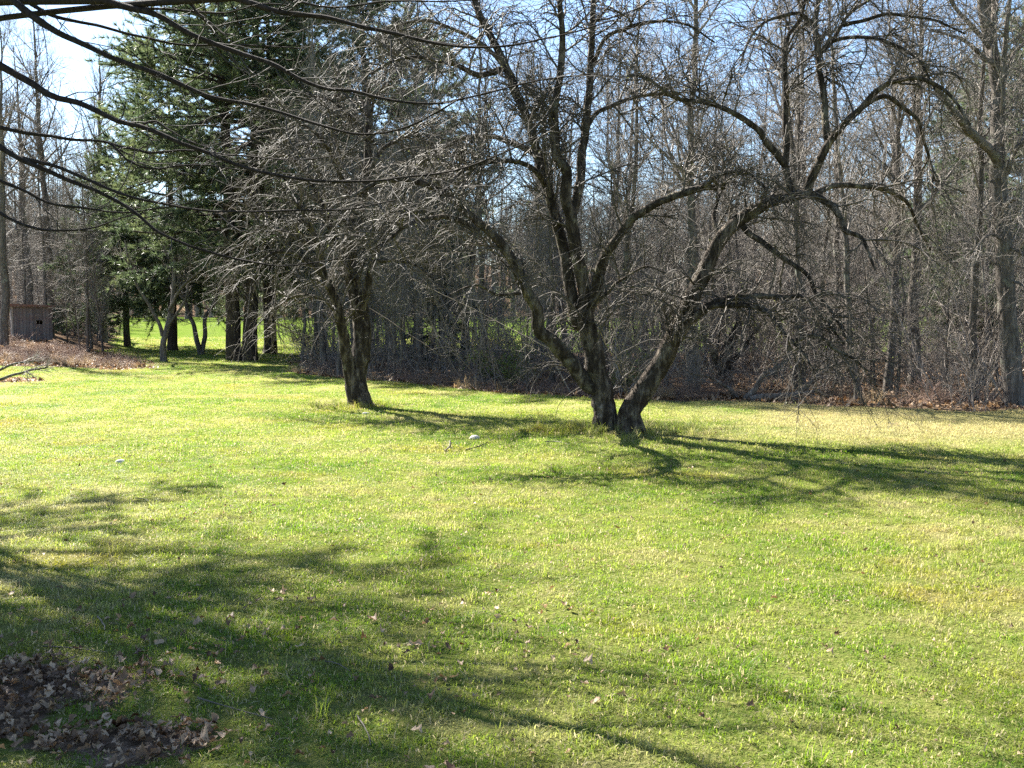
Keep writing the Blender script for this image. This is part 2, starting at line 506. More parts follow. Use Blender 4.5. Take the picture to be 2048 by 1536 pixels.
def traced_tree(name, label, cat, base, limbs, growth, mats, rng, group=None, k=12, rough=.055, trunkN=40, part='limb', buds=0, budmat=None):
    """thing > trunk, limb (each), crown"""
    gb = ghit(*base); by = gb[1]
    root = empty(name, tuple(gb))
    tag(root, label, cat, group)
    off = np.array(gb)
    allP, allR = [], []
    for i, (pts, w0, w1, ya, yb) in enumerate(limbs):
        big = w0 > 14
        P, R = traced(pts, w0, w1, ya, yb, by, N=trunkN if big else 26)
        P, R = jitter(P, R, rng, .10 if big else .6)
        if i == 0 or pts[0] == base:
            P[0, 2] -= .15
        if i == 0 or pts[0] == base or pts[0][1] > base[1] - 4:
            R = R * (1 + .34 * np.exp(-np.maximum(P[:, 2] - gb[2], 0) / .13))
        allP.append(resample(P, 26)); allR.append(np.interp(np.linspace(0, 1, 26), np.linspace(0, 1, len(R)), R))
        m = MB()
        if big:
            Nn = 110; P = resample(P, Nn); R = np.interp(np.linspace(0, 1, Nn), np.linspace(0, 1, len(R)), R)
            m.add(*craggy(P - off, R, rng))
        else: m.add(*tubes(P - off, R, 9, rough=rough * .8, rng=rng))
        m.build('trunk' if (i == 0 or pts[0] == base) else part, mats[0], root)
    P = np.stack(allP); R = np.stack(allR)
    m = MB()
    levels = [(P, R)]
    for g in growth:
        src = g.pop('src', -1); kk = g.pop('k', 3); n = g.pop('n')
        p, r = levels[src]
        wt = g.pop('wt', None)
        c, cr = spawn(p, r, n, rng, weight=wt, **g)
        levels.append((c, cr))
        m.add(*tubes(c - off, cr, kk, rng=rng))
    m.build('crown', mats[1], root)['kind'] = 'stuff'
    if buds:
        c, cr = levels[-1]
        idx = rng.integers(0, len(c), buds)
        m = MB(); leaf_quads(m, c[idx, -1] - off, rng, .008, .019)
        m.build('leaf_buds', budmat, root)['kind'] = 'stuff'
    return root, levels

def leaf_quads(m, pos, rng, a, b):
    n = len(pos)
    d = nrm(rng.normal(size=(n, 3))); e = nrm(np.cross(d, rng.normal(size=(n, 3))))
    s = rng.uniform(a, b, n)[:, None]
    V = np.stack([pos - d * s * .1, pos + d * s * .5 + e * s * .4, pos + d * s, pos + d * s * .5 - e * s * .4], 1)
    m.add(V, Q=np.arange(n * 4).reshape(n, 4))

# --- the forked apple tree (two stems from one root)
rngA = np.random.default_rng(11)
b1 = (1215, 862)
apple1_limbs = [
    ([b1, (1210, 830), (1208, 800), (1196, 745), (1184, 690), (1172, 645), (1167, 610)], 45, 28, 0, 0),
    ([(1260, 864), (1262, 820), (1297, 762), (1328, 717), (1342, 690), (1369, 642), (1379, 608), (1396, 567), (1420, 516), (1448, 471), (1478, 440), (1539, 405), (1587, 393), (1618, 386)], 43, 16, -.15, -.5),
    ([(1174, 660), (1155, 642), (1137, 557), (1126, 492), (1095, 376), (1075, 308), (1058, 246), (1034, 191), (1017, 147), (993, 96), (962, 34), (940, -40), (925, -160)], 21, 8, 0, .6),
    ([(1172, 640), (1171, 591), (1154, 505), (1143, 440), (1133, 400), (1133, 342), (1116, 318), (1109, 267), (1109, 212), (1120, 150), (1125, 80), (1118, -20)], 25, 8, 0, -.4),
    ([(1186, 778), (1174, 770), (1143, 727), (1102, 680), (1080, 663), (1072, 618), (1051, 584), (1034, 540), (1000, 485), (969, 454), (928, 420), (897, 393), (860, 372), (805, 359), (754, 366), (700, 395)], 26, 6, 0, -1.2),
    ([(1176, 615), (1188, 598), (1205, 522), (1226, 488), (1256, 447), (1284, 423), (1330, 399), (1400, 377), (1450, 372)], 19, 10, 0, -.9),
    ([(1140, 440), (1150, 410), (1160, 359), (1164, 300), (1171, 260), (1177, 191), (1181, 137), (1184, 68), (1188, 0), (1192, -120)], 17, 7, -.05, .5),
    ([(955, 461), (921, 444), (880, 434), (839, 441), (805, 458), (771, 485), (740, 520)], 11, 4, -.75, -1.9),
    ([(1010, 137), (959, 150), (907, 130), (873, 123), (839, 116), (790, 120), (740, 150)], 11, 4, .5, -.8),
    ([(1171, 260), (1195, 222), (1232, 205), (1283, 191), (1330, 190), (1390, 215)], 9, 4, .1, 1.2),
    ([(1181, 137), (1215, 75), (1249, 58), (1300, 44), (1370, 50), (1430, 85)], 8, 3, .3, -.8),
    ([(1075, 308), (1030, 290), (980, 270), (920, 280), (860, 310), (810, 360)], 11, 4, .3, 1.5),
    ([(1095, 376), (1060, 330), (1000, 320), (930, 340), (880, 390)], 10, 4, .2, -1.6),
    ([(1034, 191), (1000, 120), (930, 70), (860, 40), (800, 50), (740, 90)], 9, 3, .5, 2.0),
    ([(1584, 390), (1570, 335), (1573, 290), (1570, 239), (1572, 191), (1570, 137), (1575, 75), (1600, 40), (1615, -20)], 13, 5, -.45, -.2),
    ([(1618, 386), (1618, 369), (1638, 325), (1656, 290), (1690, 246), (1724, 215), (1751, 185), (1785, 164), (1840, 157), (1900, 190), (1940, 250)], 15, 4, -.5, -1.6),
    ([(1656, 290), (1649, 239), (1649, 198), (1640, 147), (1635, 103), (1630, 51), (1637, 0), (1650, -90)], 12, 6, -.7, -.3),
    ([(1570, 330), (1553, 308), (1532, 284), (1512, 256), (1461, 222), (1409, 205), (1348, 195), (1300, 160), (1260, 150)], 12, 4, -.5, -1.3),
    ([(1638, 109), (1662, 82), (1686, 51), (1710, 20), (1738, 0), (1770, -30)], 8, 4, -.45, .3),
    ([(1686, 51), (1741, 38), (1782, 26), (1820, 34), (1878, 44), (1930, 70)], 7, 3, -.3, -1.0),
    ([(1662, 82), (1734, 75), (1792, 89), (1840, 125), (1870, 180)], 7, 3, -.4, -1.3),
    ([(1628, 48), (1594, 27), (1553, 34), (1519, 51), (1498, 79), (1480, 130)], 7, 3, -.3, -.9),
    ([(1618, 386), (1656, 407), (1676, 427), (1690, 461), (1724, 478), (1750, 540)], 13, 4, -.5, -1.1),
    ([(1628, 388), (1676, 369), (1717, 366), (1765, 376), (1809, 403), (1833, 444), (1860, 500)], 11, 4, -.5, .6),
    ([(1478, 440), (1495, 464), (1523, 481), (1564, 519), (1612, 546), (1632, 591), (1666, 632), (1700, 690)], 11, 4, -.35, -1.2),
    ([(1369, 650), (1393, 632), (1420, 611), (1458, 598), (1513, 591), (1564, 594), (1605, 594), (1649, 640), (1690, 690)], 15, 4, -.3, -1.0),
    ([(1400, 628), (1437, 611), (1478, 610), (1513, 618), (1543, 635), (1574, 673), (1598, 693), (1625, 740)], 11, 4, -.35, -1.8),
    ([(1585, 683), (1625, 673), (1649, 680), (1670, 697), (1700, 714), (1740, 745)], 8, 3, -1.3, -1.5),
    ([(1171, 557), (1185, 538), (1202, 546), (1210, 567), (1212, 590)], 6, 4, -.05, -.4),
    ([(1188, 610), (1210, 590), (1240, 560), (1290, 535), (1330, 545)], 6, 3, 0, -.7),
    ([(1724, 215), (1760, 190), (1800, 205), (1840, 250), (1860, 330), (1865, 420)], 9, 3, -.9, -.2),
    ([(1400, 377), (1440, 350), (1490, 345), (1530, 375), (1550, 430)], 8, 3, -.8, -1.5),
    ([(1420, 516), (1440, 480), (1430, 430), (1450, 360), (1440, 300)], 9, 4, -.35, .8),
    ([(1051, 584), (1000, 590), (950, 570), (900, 590)], 6, 3, -.4, -1.2),
]
apple1_limbs = [(p_, a_ * (1.06 if i_ < 2 else 1.18), c_ * 1.15, d_, e_) for i_, (p_, a_, c_, d_, e_) in enumerate(apple1_limbs)]
apple1, A1 = traced_tree('apple_tree', 'old bare apple tree with two diverging stems and arching limbs, right of centre', 'tree', b1, apple1_limbs,
    [dict(n=420, k=5, t=(.25, 1), L=(.5, 1.7), ang=(25, 75), trop=.10, droop=.34, wig=.16, steps=9, rk=.55, rmax=.016, tip=.3, taperL=.25, upbias=.25),
     dict(n=5200, k=3, t=(.05, 1), L=(.25, 1.0), ang=(25, 75), trop=.02, droop=.22, wig=.2, steps=6, rk=.65, rmax=.0085, tip=.45, taperL=.2),
     dict(n=9500, k=3, t=(.05, 1), L=(.04, .28), ang=(30, 85), trop=.02, droop=.06, wig=.24, steps=3, rk=.8, rmax=.005, tip=.6, taperL=.1),
     dict(src=1, n=3500, k=3, t=(.05, 1), L=(.05, .3), ang=(30, 85), trop=.08, wig=.24, steps=3, rk=.6, rmax=.006, tip=.5, taperL=.1)],
    (M_apple, M_appletwig), rngA, group='old apple trees on the lawn', buds=3500, budmat=M_bud)

# --- the smaller apple tree further back on the left
rngB = np.random.default_rng(23)
b2 = (722, 812)
apple2_limbs = [
    ([b2, (716, 790), (712, 765), (714, 735), (722, 704), (724, 659), (719, 611), (705, 560), (700, 500), (715, 430), (735, 340), (737, 239), (737, 164)], 46, 7, 0, .8),
    ([(716, 785), (702, 755), (695, 721), (688, 680), (678, 625), (664, 584), (650, 557), (635, 490), (610, 430), (585, 400)], 27, 6, 0, -.8),
    ([(722, 620), (736, 574), (746, 523), (770, 470), (810, 430), (860, 425), (900, 460)], 17, 5, 0, -.4),
    ([(705, 560), (670, 480), (640, 400), (600, 330), (560, 310), (520, 330)], 15, 4, 0, .7),
    ([(650, 557), (610, 520), (570, 500), (530, 520), (500, 570)], 11, 4, -.4, -1.2),
    ([(715, 430), (680, 350), (650, 290), (610, 250), (570, 260)], 11, 4, .2, -1.2),
    ([(735, 340), (780, 290), (830, 270), (880, 300)], 10, 4, .4, 1.2),
    ([(746, 284), (700, 230), (660, 200), (620, 190)], 8, 3, .5, -.4),
    ([(678, 625), (640, 600), (600, 590), (560, 610), (535, 650)], 9, 3, -.2, .9),
    ([(746, 523), (790, 520), (830, 530), (870, 560)], 8, 3, -.1, -1.4),
    ([(635, 490), (600, 480), (540, 450), (500, 470), (475, 520)], 9, 3, -.6, .2),
    ([(737, 239), (760, 180), (800, 150)], 7, 3, .7, .2),
]
apple2, A2 = traced_tree('apple_tree', 'smaller bare apple tree with drooping twigs, left of the forked one', 'tree', b2, apple2_limbs,
    [dict(n=230, k=5, t=(.3, 1), L=(.6, 2.1), ang=(25, 75), trop=.10, droop=.42, wig=.16, steps=9, rk=.55, rmax=.02, tip=.3, taperL=.25, upbias=.25),
     dict(n=2000, k=3, t=(.05, 1), L=(.3, 1.1), ang=(25, 70), trop=0.0, droop=.24, wig=.18, steps=6, rk=.6, rmax=.009, tip=.45, taperL=.2),
     dict(n=5000, k=3, t=(.05, 1), L=(.08, .34), ang=(30, 80), trop=0, droop=.1, wig=.22, steps=3, rk=.8, rmax=.0066, tip=.6, taperL=.1)],
    (M_apple, M_appletwig), rngB, group='old apple trees on the lawn', buds=900, budmat=M_bud)

# --- the tall stout tree at the right edge
rngC = np.random.default_rng(31)
b3 = (2030, 812)
right_limbs = [
    ([b3, (2026, 760), (2020, 700), (2012, 550), (2000, 400), (1995, 320), (1998, 200), (1990, 130), (1975, 60), (1965, 0), (1955, -200), (1945, -420)], 39, 11, 0, .4),
    ([(1996, 330), (1990, 312), (1963, 284), (1929, 253), (1895, 205), (1861, 164), (1835, 150), (1800, 160)], 20, 6, .05, -1.5),
    ([(1990, 130), (1946, 96), (1902, 68), (1860, 60)], 10, 4, .1, -.9),
    ([(1980, 95), (1943, 51), (1908, 10), (1880, -40)], 11, 5, .1, -.6),
    ([(1985, 120), (1987, 68), (1990, 0), (1998, -150)], 16, 6, .1, .8),
    ([(1998, 180), (2008, 102), (2014, 51), (2020, 0), (2030, -120)], 12, 5, .1, -.5),
    ([(1997, 170), (2010, 140), (2028, 109), (2060, 70)], 11, 5, .1, .7),
    ([(1998, 360), (2014, 342), (2031, 307), (2060, 260), (2090, 190)], 12, 5, .1, -.6),
    ([(2002, 420), (2030, 400), (2060, 410), (2100, 440)], 8, 3, .05, -1.3),
    ([(2008, 500), (2035, 500), (2070, 540), (2100, 600)], 7, 3, .05, -1.2),
    ([(2008, 480), (1980, 470), (1950, 500), (1930, 560)], 6, 3, .05, -1.2),
    ([(2014, 560), (2040, 570), (2070, 620)], 6, 3, .05, -.9),
    ([(1955, -200), (1900, -290), (1860, -380)], 12, 5, .2, -.6),
    ([(1960, -100), (2020, -230), (2050, -330)], 12, 5, .2, .6),
]
rtree, RT = traced_tree('woodland_tree', 'tall stout bare tree with rough bark at the right edge of the lawn', 'tree', b3, right_limbs,
    [dict(n=130, k=4, t=(.2, 1), L=(.6, 2.2), ang=(25, 65), trop=.10, droop=.12, wig=.14, steps=8, rk=.5, rmax=.018, tip=.3, taperL=.3),
     dict(n=1500, k=3, t=(.05, 1), L=(.25, .9), ang=(25, 65), trop=.05, droop=.1, wig=.18, steps=5, rk=.6, rmax=.008, tip=.5, taperL=.2),
     dict(n=4000, k=3, t=(.05, 1), L=(.1, .4), ang=(30, 70), trop=.02, wig=.2, steps=3, rk=.8, rmax=.0055, tip=.6, taperL=.1)],
    (M_wood, M_woodtwig), rngC, group='woodland trees that can be told apart')

# --- the tree outside the frame on the left whose branches hang into view
rngD = np.random.default_rng(41)
TB = np.array([-8.6, 12.0, 0.0]); TB[2] = terrain(TB[0], TB[1])
over = empty('overhanging_tree', tuple(TB))
tag(over, 'dark bare tree at the left whose long branches sweep across the top of the view', 'tree')
tN = 24
tp = resample([TB + (0, 0, -.2), TB + (.05, 0, 1.5), TB + (.15, -.1, 3.5), TB + (.1, .1, 6), TB + (.3, .1, 9), TB + (.2, .2, 12)], tN)
tr = np.interp(np.linspace(0, 1, tN), [0, .08, .5, 1], [.34, .26, .17, .04])
m = MB(); m.add(*tubes(tp - TB, tr, 18, rough=.07, rng=rngD)); m.build('trunk', M_over, over)
over_px = [  # pixels, widths, depth at the left and at the right end
    ([(27, 0), (68, 34), (120, 68), (188, 96), (256, 126), (325, 154), (410, 188), (513, 212), (581, 232), (640, 250), (720, 268), (805, 256), (873, 225), (930, 190)], 17, 4, 8.2, 6.4),
    ([(55, 3), (103, 31), (154, 44), (205, 55), (273, 72), (342, 87), (393, 91), (444, 89), (513, 91), (615, 98)], 10, 3, 8.6, 7.6),
    ([(205, 0), (256, 14), (308, 27), (359, 55), (410, 79), (478, 106), (547, 130), (598, 157), (649, 176), (702, 181), (754, 195), (812, 205), (873, 208), (925, 198), (993, 181), (1078, 161), (1180, 148)], 17, 3, 7.6, 5.8),
    ([(137, 2), (222, 9), (308, 17), (376, 22), (444, 26), (478, 20), (530, 8), (580, 10)], 9, 3, 8.4, 7.4),
    ([(470, -4), (513, 12), (564, 24), (632, 34), (668, 39), (737, 55), (788, 68), (839, 80), (908, 91), (976, 94), (1037, 89), (1078, 79), (1147, 65), (1230, 40)], 15, 3, 6.8, 5.4),
    ([(-10, 124), (51, 157), (103, 190), (154, 205), (191, 222), (239, 244), (280, 251), (325, 267), (359, 284), (410, 304), (478, 332), (547, 349), (632, 361), (700, 364), (760, 362), (805, 355), (890, 345), (942, 332), (1010, 305), (1078, 273)], 18, 3, 8.0, 6.0),
    ([(-10, 254), (68, 268), (137, 277), (212, 284), (256, 321), (308, 338), (359, 332), (410, 330), (480, 340)], 10, 3, 8.8, 7.8),
    ([(212, 284), (256, 297), (308, 306), (376, 301), (478, 311), (598, 320), (680, 310)], 7, 2.5, 8.45, 7.0),
    ([(-10, 288), (34, 314), (85, 338), (137, 362), (188, 379), (239, 403), (273, 427), (308, 458), (359, 482), (393, 496), (461, 516), (513, 526), (564, 532), (649, 523), (700, 510)], 14, 3, 7.6, 6.6),
    ([(34, 314), (103, 330), (154, 352), (205, 373), (256, 390), (342, 410), (393, 419), (478, 422), (600, 421), (700, 417), (790, 400)], 10, 3, 7.55, 6.2),
    ([(-10, 355), (51, 383), (103, 407), (171, 417), (239, 425), (308, 419), (369, 407), (420, 395)], 8, 2.5, 8.4, 7.8),
    ([(-10, 418), (34, 444), (85, 460), (137, 460), (188, 455), (239, 437), (290, 425)], 9, 2.5, 8.0, 7.4),
    ([(560, -6), (600, 3), (662, 14), (720, 10), (780, 2), (900, 2), (1000, -4)], 6, 3, 6.6, 5.6),
    ([(376, -2), (390, 20), (420, 45), (445, 65), (470, 70)], 7, 2.5, 7.2, 6.8),
    ([(240, 244), (247, 225), (252, 200)], 4, 2, 7.65, 7.6),
    ([(280, 251), (310, 243), (340, 260), (375, 280), (430, 300)], 6, 2.5, 7.5, 7.0),
]
OP, OR = [], []
for i, (pts, w0, w1, y0, y1) in enumerate(over_px):
    sub = i in (7, 9, 14, 15)
    P, R = traced(pts, w0 * .92, w1 * .8, y0, y1, 0.0, N=48, end_pow=.6)
    if not sub:                                   # carry the branch on to the trunk outside the frame
        h = max(P[0, 2] + .35, 2.4) + rngD.uniform(0, .5) + i * .04
        a = np.array([np.interp(h, tp[:, 2], tp[:, 0]), np.interp(h, tp[:, 2], tp[:, 1]), h])
        mid = (a + P[0]) / 2 + np.array([0, .1, .25])
        ext = np.stack([a * (1 - q) + P[0] * q for q in np.linspace(0, 1, 12)[:-1]]) + np.array([0, 0, .35]) * np.sin(np.linspace(0, math.pi, 12)[:-1])[:, None] * .6
        P2 = np.vstack([ext, P]); R2 = np.concatenate([np.linspace(R[0] * 1.25, R[0], 11), R])
    else:
        P2, R2 = P, R
    P2, R2 = jitter(P2, R2, rngD, .45); R2 = R2 * (1 + .16 * (rngD.random(len(R2)) > .86))
    m = MB(); m.add(*tubes(P2 - TB, R2, 9, rough=.06, rng=rngD)); m.build('branch', M_over, over)
    OP.append(resample(P2[-48:], 30)); OR.append(np.interp(np.linspace(0, 1, 30), np.linspace(0, 1, 48), R2[-48:]))
OP, OR = np.stack(OP), np.stack(OR)
m = MB()
c1, r1 = spawn(OP, OR, 190, rngD, t=(.08, 1), L=(.2, 1.0), ang=(20, 50), trop=.03, droop=0, wig=.13, steps=8, rk=.5, rmax=.005, tip=.35, taperL=.3)
m.add(*tubes(c1 - TB, r1, 4, rng=rngD))
c2, r2 = spawn(c1, r1, 800, rngD, t=(.2, 1), L=(.08, .4), ang=(25, 60), trop=.03, wig=.14, steps=5, rk=.6, rmax=.003, tip=.5)
m.add(*tubes(c2 - TB, r2, 3, rng=rngD))
c3, r3 = spawn(OP, OR, 420, rngD, t=(.03, 1), L=(.015, .06), ang=(40, 80), wig=.1, steps=2, rk=.4, rmax=.003, tip=.6)
m.add(*tubes(c3 - TB, r3, 3, rng=rngD))
m.build('twigs', M_overtwig, over)['kind'] = 'stuff'
# its crown above the frame, which shades the grass at the lower left
m = MB()
P0, R0 = tp[None], tr[None]
d1, q1 = spawn(P0, R0, 64, rngD, t=(.34, .98), L=(3.2, 6.0), ang=(45, 80), trop=.05, droop=.03, wig=.10, steps=10, rk=.4, rmax=.045, tip=.25, taperL=.45,
               keep=lambda C: ((C[:, :, 0] < -.53 * C[:, :, 1]) | (C[:, :, 2] > 1.75 + .33 * C[:, :, 1])).all(1))
m.add(*tubes(d1 - TB, q1, 6, rng=rngD))
d2, q2 = spawn(d1, q1, 700, rngD, t=(.15, 1), L=(.6, 2.0), ang=(25, 60), trop=.04, wig=.12, steps=7, rk=.6, rmax=.022, tip=.3)
d3, q3 = spawn(d2, q2, 5500, rngD, t=(.1, 1), L=(.3, 1.0), ang=(25, 60), trop=.03, wig=.14, steps=4, rk=.7, rmax=.01, tip=.5)
for c, r in ((d2, q2), (d3, q3)):
    k = ((c[:, :, 0] < -.53 * c[:, :, 1]) | (c[:, :, 2] > 1.75 + .33 * c[:, :, 1])).all(1)
    m.add(*tubes(c[k] - TB, r[k], 3, rng=rngD))
m.build('crown', M_overtwig, over)['kind'] = 'stuff'

# ------------------------------------------------------------------ woodland trees: prototypes
def broadleaf(seed, H, r0, bare=.35, n1=26, n2=170, n3=1050, n4=1200, lean=.03, ang=(30, 60), Lk=.26, fork=False, crook=.06):
    rng = np.random.default_rng(seed)
    N = 24
    s = np.linspace(0, 1, N)
    P = np.zeros((N, 3)); P[:, 2] = s * H - .15
    w = np.cumsum(rng.normal(size=(N, 2)) * crook * H / N, 0)
    P[:, :2] = w - w[0] + np.outer(s ** 1.3, rng.normal(size=2) * lean * H)
    R = r0 * np.interp(s, [0, .04, .12, 1], [1.35, 1.08, 1.0, .12])
    tm = MB(); tm.add(*tubes(P, R, 9, rough=.05, rng=rng))
    stems, rad = [P], [R]
    if fork:
        i = int(N * rng.uniform(.3, .45)); c, cr = spawn(P[None], R[None], 1, rng, t=(.3, .42), L=(H * .6, H * .65), ang=(18, 28), trop=.06, wig=.05, steps=N - 1, rk=.8, tip=.15, taperL=0)
        tm.add(*tubes(c, cr, 8, rough=.05, rng=rng)); stems.append(c[0]); rad.append(cr[0])
    P, R = np.stack(stems), np.stack(rad)
    c1, q1 = spawn(P, R, n1, rng, t=(bare, .97), L=(H * Lk * .7, H * Lk * 1.35), ang=ang, trop=.045, wig=.09, steps=9, rk=.5, rmax=r0 * .4, tip=.2, taperL=.6)
    c2, q2 = spawn(c1, q1, n2, rng, t=(.15, 1), L=(H * .05, H * .15), ang=(25, 55), trop=.05, wig=.11, steps=6, rk=.6, rmax=r0 * .16, tip=.3, taperL=.4)
    c2b, q2b = spawn(P, R, n2 // 3, rng, t=(bare * .5, 1), L=(.5, H * .11), ang=(35, 80), trop=.03, wig=.12, steps=6, rk=.3, rmax=r0 * .12, tip=.3, taperL=.3)
    c2 = np.concatenate([c2, c2b]); q2 = np.concatenate([q2, q2b])
    c3, q3 = spawn(c2, q2, n3, rng, t=(.1, 1), L=(.35, 1.15), ang=(22, 55), trop=.05, wig=.12, steps=4, rk=.7, rmax=.009, tip=.5)
    c4, q4 = spawn(c3, q3, n4, rng, t=(.2, 1), L=(.15, .6), ang=(22, 50), trop=.04, wig=.12, steps=3, rk=.8, rmax=.0065, tip=.6)
    q3 = np.maximum(q3, .0045); q4 = np.maximum(q4, .004)
    cm = MB()
    cm.add(*tubes(c1, q1, 5, rng=rng)); cm.add(*tubes(c2, q2, 3, rng=rng)); cm.add(*tubes(c3, q3, 3, rng=rng)); cm.add(*tubes(c4, q4, 3, rng=rng))
    return tm.mesh('trunk', M_wood), cm.mesh('crown', M_woodtwig)

BIG = [broadleaf(101, 16, .20), broadleaf(102, 15, .17, fork=True), broadleaf(103, 17, .22, bare=.45), broadleaf(104, 14, .15, crook=.09),
       broadleaf(105, 15.5, .18, fork=True, bare=.3), broadleaf(106, 13, .13, bare=.28)]
SLIM = [broadleaf(111, 11, .075, bare=.25, n1=18, n2=90, n3=550, n4=800, Lk=.18), broadleaf(112, 9.5, .06, bare=.2, n1=16, n2=80, n3=500, n4=700, Lk=.18, crook=.09),
        broadleaf(113, 12, .09, bare=.35, n1=18, n2=90, n3=550, n4=800, Lk=.17), broadleaf(114, 8, .05, bare=.12, n1=18, n2=80, n3=500, n4=600, Lk=.2, lean=.08),
        broadleaf(115, 6.5, .04, bare=.1, n1=18, n2=70, n3=420, n4=500, Lk=.22, lean=.1, crook=.1)]

def place_tree(name, meshes, loc, rz, sc, label, group, tilt=(0, 0), names=('trunk', 'crown')):
    root = empty(name, loc)
    root.rotation_euler = (tilt[0], tilt[1], rz)
    root.scale = (sc, sc, sc)
    tag(root, label, 'tree', group)
    for n, me in zip(names, meshes):
        c = bpy.data.objects.new(n, me); COL.objects.link(c); c.parent = root
        if n != 'trunk': c['kind'] = 'stuff'
    return root

placed = []
def free(x, y, d):
    return all((x - a) ** 2 + (y - b) ** 2 > d * d for a, b in placed)

def scr(x, y):
    return 1024 + x / y * F_PX

ZONES = [(-1e9, 130, 'around the wooden shed'), (130, 360, 'between the shed and the tall pines'), (360, 640, 'behind the tall pines'),
         (640, 860, 'behind the smaller apple tree'), (860, 1130, 'between the two apple trees'), (1130, 1420, 'behind the big apple fork'),
         (1420, 1720, 'behind the big apple tree right side'), (1720, 1960, 'left of the stout right-edge tree'), (1960, 1e9, 'right of the stout right-edge tree')]
def zone(x, y):
    p = scr(x, y)
    for a, b, t in ZONES:
        if a <= p < b: return t

rngF = np.random.default_rng(51)
ADJ = {'tall': ['tall straight', 'tall forked', 'tall high-crowned', 'tall crooked', 'tall low-forked', 'tall narrow'],
       'slender': ['slender straight', 'slender wavy', 'slender pole-like', 'slender low-branched', 'short bent']}
def forest(n, pool, size, ylim, mind, name, adj, srange, pred):
    c = 0; tries = 0
    while c < n and tries < n * 60:
        tries += 1
        y = rngF.uniform(*ylim); x = rngF.uniform(-.60 * y - 1, .60 * y + 1)
        if not pred(x, y) or not free(x, y, mind): continue
        placed.append((x, y))
        k = rngF.integers(len(pool))
        if y > 60: depth = 'far back'
        elif y - (edge_right(x) if x > -.22 * y else 33) < 5: depth = 'in front'
        else: depth = 'deeper in'
        tl = rngF.normal(size=2) * .035
        lean = ' right-leaning' if tl[1] > .03 else (' left-leaning' if tl[1] < -.03 else ''); ad = ADJ[adj][k]
        zn = zone(x, y)
        place_tree(name, pool[k], (x, y, float(terrain(x, y))), rngF.uniform(0, 6.28), rngF.uniform(*srange),
                   f'{ad}{lean} bare tree {depth} {zn}', f'{ad}{lean} bare trees {depth} {zn}', tilt=tuple(tl))
        c += 1

def right_woods(x, y):
    return y > edge_right(x) + .8 and x > -.2 * y and y < 52
def right_deep(x, y):
    return right_woods(x, y) and y > edge_right(x) + 5
def left_woods(x, y):
    return x < -.40 * y and y > 36 and (y > 48.5 or scr(x, y) > 135)
# hand-placed trunks that stand out, then the rest
def at_px(px, py, meshes, sc, rz, label, tilt=(0, 0), name='woodland_tree'):
    g = ghit(px, py); placed.append((g[0], g[1]))
    return place_tree(name, meshes, tuple(g), rz, sc, label, 'woodland trees that can be told apart', tilt)
at_px(8, 694, BIG[0], .78, .4, 'thick bare trunk standing at the left side of the shed')
at_px(98, 672, BIG[2], .95, 2.2, 'tall straight bare tree right behind the shed')
at_px(190, 668, BIG[1], .9, 1.2, 'forked bare tree leaning out to the right of the shed', tilt=(0, .06))
at_px(60, 655, BIG[4], 1.0, 5.2, 'forked bare tree rising over the shed roof')
at_px(965, 775, SLIM[2], .95, .2, 'slim pale bare tree on the wood edge midway between the apple trees', tilt=(0, -.03))
at_px(1108, 784, SLIM[3], 1.0, 1.9, 'slim bare tree leaning left close beside the fork', tilt=(0, -.16))
at_px(1100, 783, SLIM[1], .9, 4.0, 'slim upright bare tree at the left of the big fork')
at_px(1240, 792, SLIM[0], 1.0, 2.4, 'slim reddish bare tree seen through the big fork', tilt=(0, -.07))
at_px(1385, 790, BIG[3], .8, 3.1, 'medium bare tree right behind the leaning apple stem')
at_px(1775, 785, BIG[5], .72, .9, 'straight bare tree at the wood edge right of the fallen limb')
at_px(1830, 779, BIG[0], .68, 2.9, 'stout bare tree a little inside the wood, left of the right-edge tree')
at_px(1945, 806, SLIM[2], .85, 1.4, 'slim bare tree close to the left of the stout right-edge tree', tilt=(0, -.05))
at_px(840, 745, SLIM[0], 1.2, 1.1, 'slim bare tree standing right behind the smaller apple tree')
at_px(648, 735, SLIM[2], 1.2, 3.6, 'slim dark bare tree left of the smaller apple tree')
at_px(605, 725, SLIM[1], 1.0, 5.0, 'thin dark bare tree between the pines and smaller apple tree')
forest(26, BIG, 1, (25, 52), 2.0, 'woodland_tree', 'tall', (.55, .9), right_deep)
forest(130, SLIM, 0, (18, 50), .65, 'woodland_tree', 'slender', (.5, 1.0), right_woods)
forest(13, BIG, 1, (50, 90), 2.5, 'woodland_tree', 'tall', (.7, .95), left_woods)
forest(34, SLIM, 0, (40, 80), 1.0, 'woodland_tree', 'slender', (.7, 1.0), left_woods)

